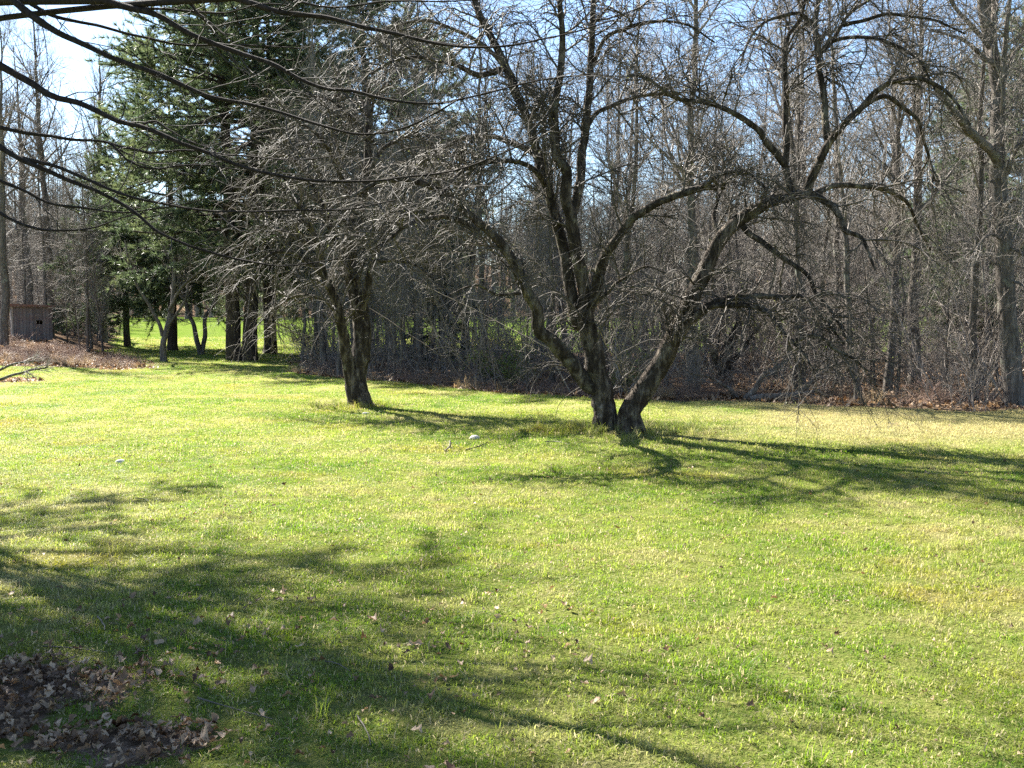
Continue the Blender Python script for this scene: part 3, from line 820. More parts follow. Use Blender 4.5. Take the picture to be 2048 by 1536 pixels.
# ------------------------------------------------------------------ small traced trees
def small_traced(name, label, base, limbs, seed, n=(30, 260, 700), part='stem', mats=None):
    return traced_tree(name, label, 'tree', base, limbs,
        [dict(n=n[0], k=4, t=(.35, 1), L=(.5, 1.8), ang=(25, 60), trop=.06, droop=.08, wig=.14, steps=8, rk=.5, rmax=.02, tip=.3, taperL=.2),
         dict(n=n[1], k=3, t=(.1, 1), L=(.3, 1.1), ang=(25, 60), trop=.03, droop=.06, wig=.16, steps=5, rk=.6, rmax=.01, tip=.5),
         dict(n=n[2], k=3, t=(.1, 1), L=(.15, .5), ang=(25, 60), trop=.02, wig=.18, steps=3, rk=.8, rmax=.008, tip=.6)],
        mats or (M_wood, M_woodtwig), np.random.default_rng(seed), group='woodland trees that can be told apart', part=part)
small_traced('young_tree', 'small forked dark tree at the lawn corner below the pines', (328, 724),
    [([(328, 724), (329, 690), (333, 655), (338, 620), (345, 560), (350, 480), (345, 400)], 13, 4, 0, .5),
     ([(325, 672), (316, 645), (298, 612), (280, 585), (262, 540), (250, 480)], 8, 3, 0, -.6),
     ([(338, 620), (360, 580), (395, 545), (430, 520)], 6, 3, 0, -.5), ([(333, 655), (370, 600), (380, 540), (375, 470)], 6, 3, 0, .6)], 61, part='limb')
small_traced('young_tree', 'low dark tree with two stems in a V, left of the pine trunks', (403, 710),
    [([(403, 710), (396, 680), (388, 655), (380, 635), (365, 590), (350, 530)], 11, 4, 0, -.4),
     ([(403, 708), (410, 670), (414, 640), (428, 610), (440, 560), (450, 500)], 10, 4, 0, .4)], 62)
small_traced('old_stump_tree', 'stubby dark old trunk with three short stems behind the leaning apple stem', (1449, 775),
    [([(1449, 775), (1449, 750), (1450, 725), (1458, 690), (1480, 640), (1490, 590)], 34, 6, 0, .3),
     ([(1440, 745), (1425, 705), (1408, 670), (1400, 620)], 15, 5, 0, -.4), ([(1455, 735), (1475, 712), (1500, 680), (1520, 650)], 12, 4, 0, .3)], 63, part='limb', mats=(M_apple, M_woodtwig))

# ------------------------------------------------------------------ conifers
def needles(m, P, D, rng, per, L, wd, spread):
    """tufts of needles at points P heading along D"""
    n = len(P)
    P = np.repeat(P, per, 0); D = np.repeat(D, per, 0)
    d = nrm(D + rng.normal(size=D.shape) * spread)
    e = nrm(np.cross(d, rng.normal(size=d.shape)))
    l = rng.uniform(L[0], L[1], len(P))[:, None]
    V = np.stack([P - e * wd, P + e * wd, P + d * l], 1)
    m.add(V, T=np.arange(len(P) * 3).reshape(-1, 3))

def conifer(seed, H, r0, bare, Lb, whorl=.62, per_whorl=5, side=9, tuft=(.16, .26), per=9, wd=.012, droop=.03, up=.03, flatness=.75, dens=7, mat=None, shape=.8, double=False, sideL=.34):
    rng = np.random.default_rng(seed)
    N = 26; s = np.linspace(0, 1, N)
    stems = []
    for j in range(2 if double else 1):
        P = np.zeros((N, 3)); P[:, 2] = s * H * (1 - .06 * j) - .2
        w = np.cumsum(rng.normal(size=(N, 2)) * .035 * H / N, 0); P[:, :2] = w - w[0]
        if double:
            P[:, 0] += (-.45 if j == 0 else .45) * (.55 + s * 1.1)
        R = r0 * np.interp(s, [0, .03, .1, 1], [1.4, 1.1, 1, .08])
        stems.append((P, R))
    tms = []
    bm_ = MB(); nm = MB()
    for P, R in stems:
        tm = MB(); tm.add(*tubes(P, R, 12, rough=.05, rng=rng)); tms.append(tm.mesh('trunk', M_pinebark))
        zz = np.arange(bare * H, H * .985, whorl)
        pos, dirs, ln, rr = [], [], [], []
        for z in zz:
            t = z / H
            for b in range(per_whorl + rng.integers(-1, 2)):
                if rng.random() < .15: continue
                a = rng.uniform(0, 6.28)
                q = z + rng.normal() * .16
                prof = (1 - (q / H - bare) / (1 - bare)) if q / H > bare else 1
                l = Lb * (max(prof, 0.04) ** shape) * rng.uniform(.55, 1.2)
                el = -.1 + .75 * t ** 2 + rng.normal() * .12
                pos.append([np.interp(q, P[:, 2], P[:, 0]), np.interp(q, P[:, 2], P[:, 1]), q])
                dirs.append([math.cos(a) * math.cos(el), math.sin(a) * math.cos(el), math.sin(el)]); ln.append(max(l, .35)); rr.append(.012 + .011 * l)
        pos, d, ln, rr = map(np.array, (pos, dirs, ln, rr))
        pts = [pos]; S = 8
        for k in range(S):
            d = d + rng.normal(size=d.shape) * .06; d[:, 2] += up * (k > 3) - droop * (k <= 3); d = nrm(d)
            pts.append(pts[-1] + d * (ln / S)[:, None])
        B = np.stack(pts, 1); BR = rr[:, None] * np.linspace(1, .25, S + 1)[None]
        bm_.add(*tubes(B, BR, 4, rng=rng))
        nside = int(len(B) * side)
        c, cr = spawn(B, BR, nside, rng, t=(.22, 1), L=(.35, 1.0), ang=(25, 60), trop=.02, wig=.08, steps=4, rk=.6, rmax=.014, tip=.4, taperL=.2, flat=flatness, weight=ln)
        sc = np.clip(rng.uniform(.5, 1.2, len(c)), .2, 1.2)[:, None, None] * sideL / .34
        c = c[:, :1] + (c - c[:, :1]) * sc
        bm_.add(*tubes(c, cr, 3, rng=rng))
        # needle tufts on the outer part of every shoot
        for src, k in ((c, dens), (B[:, 4:], 8)):
            n = len(src) * k
            pi = rng.integers(0, len(src), n); f = rng.uniform(.3, 1, n) * (src.shape[1] - 1); i0 = np.minimum(f.astype(int), src.shape[1] - 2); fr = (f - i0)[:, None]
            p = src[pi, i0] * (1 - fr) + src[pi, i0 + 1] * fr
            tn = nrm(src[pi, i0 + 1] - src[pi, i0]) + np.array([0, 0, .25])
            needles(nm, p, tn, rng, per, tuft, wd, .6)
    return tms, bm_.mesh('branches', M_pinebark), nm.mesh('needles', mat or M_needle, smooth=False)

PINE_A = conifer(201, 21, .27, .20, 5.2, side=21, dens=11, per=7, double=True, per_whorl=4, wd=.0125, sideL=.62, shape=.36, whorl=.5, tuft=(.14, .25))
PINE_B = conifer(202, 13.0, .20, .19, 4.0, side=22, dens=12, per=7, wd=.0125, sideL=.6, shape=.45, whorl=.5, tuft=(.14, .25))
HEM = conifer(203, 7.0, .09, .06, 2.0, whorl=.4, side=12, dens=9, per=6, tuft=(.08, .16), wd=.014, droop=.05, up=.0, mat=M_needle2)

def place_conifer(name, proto, loc, rz, sc, label, group=None):
    root = empty(name, tuple(loc)); root.rotation_euler = (0, 0, rz); root.scale = (sc,) * 3
    tag(root, label, 'tree', group)
    for me in proto[0]:
        c = bpy.data.objects.new('trunk', me); COL.objects.link(c); c.parent = root
    for n, me in (('branches', proto[1]), ('crown', proto[2])):
        c = bpy.data.objects.new(n, me); COL.objects.link(c); c.parent = root
        if n != 'trunk': c['kind'] = 'stuff'
    placed.append((loc[0], loc[1]))
    return root
G = 'evergreens among the bare woods'
place_conifer('pine_tree', PINE_A, ghit(484, 722), 0.25, 1.0, 'tall dense pine with two dark trunks standing left of the smaller apple tree', G)
place_conifer('pine_tree', PINE_B, ghit(255, 694), 1.3, .82, 'lower bushy pine with a thick stubby trunk between shed and tall pine', G)
p = px2w(540, 690, 47); place_conifer('pine_tree', PINE_A, (p[0], 47, float(terrain(p[0], 47))), 1.9, .95, 'tall dark pine close behind the double-trunked pine', G)
p = px2w(345, 690, 49); place_conifer('pine_tree', PINE_B, (p[0], 49, float(terrain(p[0], 49))), 5.1, 1.1, 'full green pine at the left behind the double-trunked pine', G)
p = px2w(735, 690, 46); place_conifer('pine_tree', PINE_B, (p[0], 46, float(terrain(p[0], 46))), 2.7, 1.38, 'sunlit pine rising behind the smaller apple tree', G)
p = px2w(835, 690, 50); place_conifer('pine_tree', PINE_B, (p[0], 50, float(terrain(p[0], 50))), 4.0, 1.15, 'pine showing right of the smaller apple tree crown', G)
SHADE_PINE = conifer(204, 13.5, .2, .56, 3.6, side=11, dens=7, per=6, wd=.014, sideL=.6, shape=.45, whorl=.55, tuft=(.14, .25))  # unseen pine added for solid shade, bare low down to stay out of frame
place_conifer('pine_tree', SHADE_PINE, (-10.6, 13.6, float(terrain(-10.6, 13.6))), .9, 1.0, 'unseen pine added beyond the left edge to shade the near grass', G)
p = px2w(645, 690, 52); place_conifer('pine_tree', PINE_B, (p[0], 52, float(terrain(p[0], 52))), .7, 1.15, 'dark pine behind the gap right of the tall double pine', G)
p = px2w(1965, 690, 31); place_conifer('pine_tree', PINE_B, (p[0], 31, float(terrain(p[0], 31))), 4.4, .72, 'loose green conifer behind the stout right-edge tree', G)
p = px2w(2075, 690, 27); place_conifer('pine_tree', PINE_B, (p[0], 27, float(terrain(p[0], 27))), 3.4, .75, 'conifer cut off by the right edge of the view', G)
for (px, py, s, rz, lab) in ((150, 672, .8, .3, 'small grey-green hemlock just right of the shed'), (210, 676, .55, 2.0, 'low pale hemlock on the leafy bank left of the stubby pine'),
                             (880, 735, .75, 3.3, 'dark hemlock behind the gap between the apple trees')):
    place_conifer('hemlock_tree', HEM, ghit(px, py), rz, s, lab, G)

# ------------------------------------------------------------------ shed on the left bank
def weathered(name, a, b_, red=None):
    m, nt, N, L, b = new_mat(name)
    tc = N.new('ShaderNodeTexCoord'); oi = N.new('ShaderNodeObjectInfo')
    mp = N.new('ShaderNodeMapping'); mp.inputs['Scale'].default_value = (6, 6, .7)
    L.new(tc.outputs['Object'], mp.inputs[0])
    n = noise(nt, mp.outputs[0], 6, 7, .7)
    r = ramp(nt, [(.35, a), (.68, b_)]); L.new(n.outputs[0], r.inputs[0])
    col = r.outputs[0]
    if red:
        n2 = noise(nt, tc.outputs['Object'], 3, 6, .75)
        rr = ramp(nt, [(.42, (0, 0, 0)), (.6, (1, 1, 1))]); L.new(n2.outputs[0], rr.inputs[0])
        col = mixc(nt, rr.outputs[0], col, red)
    hs = N.new('ShaderNodeHueSaturation'); mr = N.new('ShaderNodeMapRange'); mr.inputs['To Min'].default_value = .7; mr.inputs['To Max'].default_value = 1.25
    L.new(oi.outputs['Random'], mr.inputs[0]); L.new(mr.outputs[0], hs.inputs['Value']); L.new(col, hs.inputs['Color'])
    L.new(hs.outputs[0], b.inputs['Base Color']); b.inputs['Roughness'].default_value = .9
    bp = N.new('ShaderNodeBump'); bp.inputs['Strength'].default_value = .5; bp.inputs['Distance'].default_value = .01
    L.new(n.outputs[0], bp.inputs['Height']); L.new(bp.outputs[0], b.inputs['Normal'])
    return m
M_board = weathered('weathered_boards', (.09, .078, .073), (.24, .21, .2), red=(.15, .105, .095))
M_post = weathered('pale_timber', (.25, .2, .16), (.42, .36, .3))
M_roof = weathered('roof_boards', (.09, .05, .04), (.2, .12, .09), red=(.17, .08, .055))

def box(m, lo, hi, skew=(0, 0)):
    x0, y0, z0 = lo; x1, y1, z1 = hi
    V = [(x0, y0, z0), (x1, y0, z0), (x1, y1, z0), (x0, y1, z0), (x0, y0, z1 + skew[0]), (x1, y0, z1 + skew[1]), (x1, y1, z1 + skew[1]), (x0, y1, z1 + skew[0])]
    m.add(V, Q=[(0, 3, 2, 1), (4, 5, 6, 7), (0, 1, 5, 4), (1, 2, 6, 5), (2, 3, 7, 6), (3, 0, 4, 7)])

rngS = np.random.default_rng(71)
sp = px2w(27, 684, 45); sx, sy = sp[0], 45.0; sz = float(terrain(sx, sy)) - .05
shed = empty('wooden_shed', (sx, sy, sz)); shed.rotation_euler = (0, 0, math.radians(31))
tag(shed, 'low weathered reddish wooden shed with flat sloping roof on the leafy bank', 'shed')
SW, SD, SH = 1.62, 1.35, 1.42
nb = 12; bw = SW / nb
def shed_wall(lo, hi):
    """a wall is its two inner rails; the boards are nailed to them"""
    m = MB()
    for z in (.25, SH - .3): box(m, (lo[0], lo[1], z), (hi[0], hi[1], z + .06))
    return m.build('wall', M_board, shed, smooth=False)
def board(wall, lo, hi):
    m = MB(); box(m, lo, hi); m.build('board', M_board, wall, smooth=False)
front = shed_wall((.03, .032, 0), (SW - .03, .062, 0)); back = shed_wall((.03, SD - .036, 0), (SW - .03, SD - .006, 0))
sides = (shed_wall((.032, .07, 0), (.062, SD - .05, 0)), shed_wall((SW - .062, .07, 0), (SW - .032, SD - .05, 0)))
for i in range(nb):
    x0 = i * bw + .004; x1 = (i + 1) * bw - .004; y = rngS.uniform(-.006, .006); top = SH - rngS.uniform(0, .015)
    for a, b_ in (((-.1, .62), (.80, top)) if i in (7, 8) else ((-.1, top),)):      # the small square opening
        board(front, (x0, y, a), (x1, y + .022, b_))
    board(back, (i * bw + .003, SD + .002, -.1), ((i + 1) * bw - .003, SD + .024, SH - .02))
for i in range(10):
    y0 = .034 + i * (SD - .034) / 10
    for wl, xx in zip(sides, (0, SW - .022)):
        j = rngS.uniform(-.005, .005); board(wl, (xx + j, y0 + .003, -.1), (xx + j + .022, y0 + (SD - .034) / 10 - .003, SH - .02))
for xx, yy in ((-.06, -.045),):
    m = MB(); box(m, (xx, yy, -.1), (xx + .07, yy + .035, SH)); m.build('post', M_post, shed, smooth=False)
m = MB(); box(m, (-.26, -.225, SH - .005), (SW + .13, -.203, SH + .07), skew=(.05, -.03)); roof = m.build('roof', M_roof, shed, smooth=False)
for i in range(7):
    y0 = -.2 + i * (SD + .4) / 7
    m = MB(); V0 = m.n
    box(m, (-.25, y0 + .004, SH + .03), (SW + .12, y0 + (SD + .4) / 7 - .004, SH + .075), skew=(.05, -.03)); m.build('roof_board', M_roof, roof, smooth=False)

# ------------------------------------------------------------------ scattered small stuff
def proto_collection(name, meshes):
    c = bpy.data.collections.new(name)
    for i, me in enumerate(meshes):
        c.objects.link(bpy.data.objects.new(f'{name}_{i}', me))
    return c

def scatter(name, coll, nkinds, pos, rot, scl, label, cat, rng):
    me = bpy.data.meshes.new(name)
    n = len(pos)
    me.vertices.add(n); me.vertices.foreach_set('co', np.asarray(pos, np.float32).ravel())
    a = me.attributes.new('rot', 'FLOAT_VECTOR', 'POINT'); a.data.foreach_set('vector', np.asarray(rot, np.float32).ravel())
    a = me.attributes.new('scl', 'FLOAT_VECTOR', 'POINT'); a.data.foreach_set('vector', np.asarray(scl, np.float32).ravel())
    a = me.attributes.new('idx', 'INT', 'POINT'); a.data.foreach_set('value', rng.integers(0, nkinds, n).astype(np.int32))
    o = bpy.data.objects.new(name, me); COL.objects.link(o)
    ng = bpy.data.node_groups.new(name + '_scatter', 'GeometryNodeTree')
    ng.interface.new_socket('Geometry', in_out='INPUT', socket_type='NodeSocketGeometry')
    ng.interface.new_socket('Geometry', in_out='OUTPUT', socket_type='NodeSocketGeometry')
    N, L = ng.nodes, ng.links
    gi_, go_ = N.new('NodeGroupInput'), N.new('NodeGroupOutput')
    ip = N.new('GeometryNodeInstanceOnPoints'); ci = N.new('GeometryNodeCollectionInfo')
    ci.inputs['Collection'].default_value = coll; ci.inputs['Separate Children'].default_value = True; ci.inputs['Reset Children'].default_value = True
    def attr(nm, ty):
        q = N.new('GeometryNodeInputNamedAttribute'); q.data_type = ty; q.inputs['Name'].default_value = nm
        return q.outputs['Attribute']
    L.new(gi_.outputs[0], ip.inputs['Points']); L.new(ci.outputs[0], ip.inputs['Instance']); ip.inputs['Pick Instance'].default_value = True
    L.new(attr('idx', 'INT'), ip.inputs['Instance Index']); L.new(attr('rot', 'FLOAT_VECTOR'), ip.inputs['Rotation']); L.new(attr('scl', 'FLOAT_VECTOR'), ip.inputs['Scale'])
    L.new(ip.outputs[0], go_.inputs[0])
    md = o.modifiers.new('scatter', 'NODES'); md.node_group = ng
    tag(o, label, cat, kind='stuff')
    return o

def wedge(n, y0, y1, rng, k=.56, pad=1.5):
    """n points spread evenly over the ground seen between distances y0 and y1"""
    a0 = k * y0 * y0 + 2 * pad * y0; 
    y = np.sqrt(rng.uniform(y0 * y0, y1 * y1, n * 2))
    x = rng.uniform(-1, 1, len(y)) * (k * y1 + pad)
    keep = np.abs(x) < k * y + pad
    return x[keep][:n], y[keep][:n]

def wedge_d(dens, y0, y1, rng, k=.56, pad=1.5):
    X = k * y1 + pad
    n = rng.poisson(dens * 2 * X * (y1 - y0))
    x = rng.uniform(-X, X, n); y = rng.uniform(y0, y1, n)
    q = np.abs(x) < k * y + pad
    return x[q], y[q]

def zrot(n, rng, tilt=.0):
    return np.stack([rng.normal(size=n) * tilt, rng.normal(size=n) * tilt, rng.uniform(0, 6.283, n)], 1)

rngG = np.random.default_rng(81)
# grass tufts
def tuft(seed, n, rad, h, wd):
    rng = np.random.default_rng(seed)
    p = np.zeros((n, 3)); r = rad * np.sqrt(rng.random(n)); a = rng.uniform(0, 6.28, n); p[:, 0] = r * np.cos(a); p[:, 1] = r * np.sin(a)
    a = rng.uniform(0, 6.28, n); d = np.stack([np.cos(a), np.sin(a), np.zeros(n)], 1); e = np.stack([-np.sin(a), np.cos(a), np.zeros(n)], 1)
    H = rng.uniform(h[0], h[1], n)[:, None]; ln = rng.uniform(.3, 1.6, n)[:, None] * H; flat = rng.random(n)[:, None] < .22; H = np.where(flat, H * .25, H)
    wv = rng.uniform(wd[0], wd[1], n)[:, None]; up = np.array([0, 0, 1.0])
    p = p - up * .006
    m1 = p + up * H * .6 + d * ln * .3; tp_ = p + up * H * np.clip(1.05 - .28 * ln / H, .3, 1) + d * ln
    V = np.stack([p - e * wv, p + e * wv, m1 + e * wv * .8, m1 - e * wv * .8, tp_], 1)
    i = np.arange(n)[:, None] * 5
    m = MB(); m.add(V, Q=i + np.array([[0, 1, 2, 3]]), T=i + np.array([[3, 2, 4]]))
    return m.mesh('grass_tuft', M_grass, smooth=False)
tufts = [tuft(300 + i, 50, .085, (.012, .036), (.0013, .0026)) for i in range(6)]
tufts_far = [tuft(320 + i, 60, .14, (.016, .034), (.002, .0042)) for i in range(4)]
long_tufts = [tuft(330 + i, 40, .05, (.07, .2), (.0015, .003)) for i in range(3)]
CT, CF, CL = proto_collection('grass_tuft', tufts), proto_collection('grass_tuft_far', tufts_far), proto_collection('long_tuft', long_tufts)

def pts3(x, y, dz=0):
    return np.stack([x, y, terrain(x, y) + dz], 1)
x, y = wedge_d(210, 2.6, 11.5, rngG)
q = (litter_mask(x, y) < .4) & (rngG.random(len(x)) > .93 * bare_patch(x, y) + .25 * sstep(.1, .7, vnoise(x, y, .8)))
x, y = x[q], y[q]; n = len(x)
hgt = 1 + .35 * vnoise(x, y, 1.1)
s = rngG.uniform(.75, 1.25, n)
scatter('lawn_grass', CT, 6, pts3(x, y), zrot(n, rngG, .12), np.stack([s, s, s * np.clip(hgt, .45, 1.6)], 1), 'short mown spring grass of the lawn close by', 'grass', rngG)
x, y = wedge_d(75, 11.5, 38, rngG)
q = (litter_mask(x, y) < .45); x, y = x[q], y[q]; n = len(x)
s = rngG.uniform(.8, 1.3, n)
scatter('lawn_grass', CF, 4, pts3(x, y), zrot(n, rngG, .1), np.stack([s, s, s * np.clip(1 + .4 * vnoise(x, y, 1.4), .5, 1.6)], 1), 'short mown spring grass of the lawn further off', 'grass', rngG)
x, y = wedge_d(26, 38, 62, rngG); q = (litter_mask(x, y) < .45) & (x < .05 * y); x, y = x[q], y[q]; n = len(x); s = rngG.uniform(1.0, 2.0, n)
scatter('field_grass', CF, 4, pts3(x, y), zrot(n, rngG, .1), np.stack([s, s, s * 1.5], 1), 'rougher sunlit grass of the field behind the pines', 'grass', rngG)
# longer grass round the apple trees' feet and in loose clumps
ap1, ap2 = ghit(1235, 862), ghit(722, 812)
x = np.concatenate([ap1[0] + rngG.normal(size=160) * .55, ap2[0] + rngG.normal(size=90) * .45, ap1[0] - .8 + rngG.normal(size=60) * .22, rngG.uniform(-6, 8, 420)])
y = np.concatenate([ap1[1] + rngG.normal(size=160) * .4, ap2[1] + rngG.normal(size=90) * .35, ap1[1] + .1 + rngG.normal(size=60) * .18, rngG.uniform(3.2, 15, 420)])
q = litter_mask(x, y) < .5; x, y = x[q], y[q]; n = len(x); s = rngG.uniform(.3, .75, n); s[:250] = rngG.uniform(.5, 1.2, len(s[:250]))
scatter('long_grass', CL, 3, pts3(x, y), zrot(n, rngG, .15), np.stack([s, s, s], 1), 'longer unmown grass around the feet of the apple trees', 'grass', rngG)

# dry leaves: a bent, lobed outline with a fold along the midrib
def dry_leaf(seed):
    rng = np.random.default_rng(seed)
    t = np.linspace(0, 1, 6)
    wid = np.array([.02, .2, .24, .27, .16, .02]) * rng.uniform(.5, 1.35, 6)
    ml = np.stack([np.zeros(6), t - .5, .16 * np.sin(t * 3.1) * rng.uniform(-1, 1.6) + .02], 1)
    up1, up2 = rng.uniform(-.3, 1.3), rng.uniform(-.3, 1.3)
    jl = rng.normal(size=6) * .12; jr = rng.normal(size=6) * .12
    Lf = ml + np.stack([-wid, jl * .5, wid * up1 + jl], 1); Rt = ml + np.stack([wid, jr * .5, wid * up2 + jr], 1)
    V = np.concatenate([ml, Lf, Rt]); V[:, 2] -= V[:, 2].min() + .02
    i = np.arange(5)
    m = MB(); m.add(V, Q=np.concatenate([np.stack([i, i + 1, i + 7, i + 6], 1), np.stack([i + 1, i, i + 12, i + 13], 1)]))
    return m.mesh('dry_leaf', M_leaf, smooth=True)
LEAVES = [dry_leaf(400 + i) for i in range(8)]
CLF = proto_collection('dry_leaf', LEAVES)
def leaves(name, x, y, size, label, dz=.0, lift=None):
    n = len(x); s = rngG.uniform(size[0], size[1], n)
    p = pts3(x, y, dz)
    if lift is not None: p[:, 2] += lift
    rot = np.stack([rngG.normal(size=n) * .28, rngG.normal(size=n) * .28, rngG.uniform(0, 6.28, n)], 1)
    return scatter(name, CLF, 8, p, rot, np.stack([s, s, s * rngG.uniform(.6, 1.3, n)], 1), label, 'leaves', rngG)
# woods floor and its edge
x, y = wedge_d(42, 15, 46, rngG); lm = litter_mask(x, y)
d_edge = np.where(x > -.22 * y, y - edge_right(x), y - 33)
q = rngG.random(len(x)) < np.where((lm > .3) | ((d_edge > -.25) & (d_edge < .3) & (x > -.2 * y)), np.where(d_edge < 1.6, 1.0, .3), .0) 
leaves('leaf_litter', x[q], y[q], (.08, .15), 'dry brown leaf litter on the woodland floor and its edge', .02)
# thinly over the lawn
x, y = wedge_d(9, 2.8, 16, rngG)
cl = sstep(-.2, .9, vnoise(x, y, 1.6)); q = (litter_mask(x, y) < .5) & (rngG.random(len(x)) < .18 + .82 * cl)
x1, y1 = x[q], y[q]
x2, y2 = wedge_d(1.3, 16, 34, rngG); q = litter_mask(x2, y2) < .5
xa = np.concatenate([ap1[0] + .3 + rngG.normal(size=130) * .5, ap2[0] + rngG.normal(size=220) * .45]); ya = np.concatenate([ap1[1] - .1 + rngG.normal(size=130) * .3, ap2[1] - .1 + rngG.normal(size=220) * .28])
leaves('scattered_leaves', np.concatenate([x1, x2[q], xa]), np.concatenate([y1, y2[q], ya]), (.016, .042), 'small dry leaves strewn thinly over the lawn', .012)
x, y = wedge_d(42, 2.8, 11, rngG); cl = sstep(-.6, .8, vnoise(x + 9, y, 1.1)); q = rngG.random(len(x)) < .25 + .75 * cl; x, y = x[q], y[q]
leaves('leaf_crumbs', x, y, (.012, .032), 'tiny brown leaf crumbs and thatch bits in the lawn', .014)
# dense drift in the lower left corner
x = rngG.uniform(-3.8, .6, 16000); y = rngG.uniform(2.9, 5.9, 16000)
q = rngG.random(16000) < np.clip(bare_patch(x, y), 0, 1) * (.5 + .5 * sstep(-.5, .4, vnoise(x, y, .5))) + .015 + .10 * np.exp(-((x + 2.0) ** 2 + (y - 4.1) ** 2) / .9)
leaves('leaf_drift', x[q], y[q], (.02, .055), 'drift of curled dry leaves on the worn patch, bottom left', .012, lift=rngG.uniform(0, .028, q.sum()))
nleaf = 0
while nleaf < 110:
    x, y = rngG.uniform(-3.4, .8), rngG.uniform(3.3, 5.6)
    bp_ = float(bare_patch(x, y))
    if rngG.random() > bp_ + .015: continue
    o = bpy.data.objects.new('fallen_leaf', LEAVES[rngG.integers(8)]); COL.objects.link(o)
    sc = rngG.uniform(.04, .07); o.scale = (sc, sc, sc * rngG.uniform(.7, 1.3))
    o.location = (x, y, float(terrain(x, y)) + .022); o.rotation_euler = (rngG.normal() * .22, rngG.normal() * .22, rngG.uniform(0, 6.28))
    if bp_ > .3: tag(o, 'larger curled dry leaf on top of the leaf drift at bottom left', 'leaf', 'curled leaves on the leaf drift')
    else: tag(o, 'single curled dry leaf in the shaded grass beside the leaf drift', 'leaf', 'curled leaves in the shaded grass')
    nleaf += 1

# undergrowth: thin arching stems
def brush(seed, ns, h, spread, twigs, r=.006, arch=.12, mat=None):
    rng = np.random.default_rng(seed)
    p = np.zeros((ns, 3)); p[:, :2] = rng.normal(size=(ns, 2)) * spread * .3
    d = nrm(np.stack([rng.normal(size=ns) * .45, rng.normal(size=ns) * .45, np.ones(ns)], 1)); ll = rng.uniform(h[0], h[1], ns)
    pts = [p]
    for k in range(7):
        d = d + rng.normal(size=d.shape) * .1; d[:, 2] -= arch * k / 6; d = nrm(d); pts.append(pts[-1] + d * (ll / 7)[:, None])
    P = np.stack(pts, 1); R = np.linspace(1, .4, 8)[None] * rng.uniform(.7, 1.5, ns)[:, None] * r
    m = MB(); m.add(*tubes(P, R, 3, rng=rng))
    c, cr = spawn(P, R, twigs, rng, t=(.15, 1), L=(.15, .6), ang=(25, 65), trop=.03, wig=.16, steps=4, rk=.8, rmax=r * .7, tip=.5)
    m.add(*tubes(c, np.maximum(cr, .0028), 3, rng=rng))
    c, cr = spawn(c, cr, twigs * 2, rng, t=(.15, 1), L=(.08, .3), ang=(25, 65), trop=.02, wig=.16, steps=2, rk=.8, rmax=r * .6, tip=.6)
    m.add(*tubes(c, np.maximum(cr, .0024), 3, rng=rng))
    return m.mesh('brush', mat or M_brush)
M_brush = twig_mat('brush_stems', (.12, .098, .082), (.31, .265, .225), 1.2)
M_bramble = twig_mat('bramble_stems', (.15, .085, .065), (.34, .24, .18), 1.2)
BR = [brush(500, 14, (.8, 2.4), .8, 160), brush(501, 18, (.5, 1.6), .9, 200, arch=.3), brush(502, 10, (1.4, 3.6), .7, 200, r=.009, arch=.06), brush(503, 12, (1.8, 4.6), .8, 220, r=.011, arch=.08)]
BB = [brush(510, 26, (.4, 1.1), 1.0, 220, r=.005, arch=.5, mat=M_bramble), brush(511, 22, (.3, .9), 1.1, 200, r=.005, arch=.6, mat=M_bramble)]
CB, CBB = proto_collection('brush', BR), proto_collection('bramble', BB)
x, y = wedge_d(.42, 17, 48, rngG, k=.6, pad=2); de = y - edge_right(x)
q = (litter_mask(x, y) > .6) & (x > -.21 * y) & ~((scr(x, y) > 1440) & (scr(x, y) < 1700) & (de < 2.2)) & (rngG.random(len(x)) < np.where(de < 5, .9, .75)); x, y = x[q], y[q]
xl, yl = wedge_d(.3, 36, 75, rngG, k=.6, pad=2); q = (litter_mask(xl, yl) > .6) & (xl < -.40 * yl) & (yl > 48); x = np.concatenate([x, xl[q]]); y = np.concatenate([y, yl[q]])
n = len(x); s = rngG.uniform(.7, 1.4, n)
scatter('undergrowth', CB, 4, pts3(x, y, -.03), zrot(n, rngG, .08), np.stack([s, s, s], 1), 'tangle of thin bare stems and saplings under the woods', 'undergrowth', rngG)
# brambles along the edges and on the left bank
x, y = wedge_d(2.0, 17, 44, rngG, k=.58); de = np.where(x > -.2 * y, y - edge_right(x), np.where(x < -.35 * y, y - 33.4, 99))
q = (litter_mask(x, y) > .55) & (de > .3) & (de < np.where(x < -.3 * y, 7, 3.0)) & (rngG.random(len(x)) < np.where(x < -.3 * y, .55, np.where((scr(x, y) > 1440) & (scr(x, y) < 1700), .05, .3))); x, y = x[q], y[q]
n = len(x); s = rngG.uniform(.35, .8, n)
scatter('brambles', CBB, 2, pts3(x, y, -.03), zrot(n, rngG, .1), np.stack([s, s, s * .85], 1), 'reddish brown brambles along the wood edge and shed bank', 'brambles', rngG)
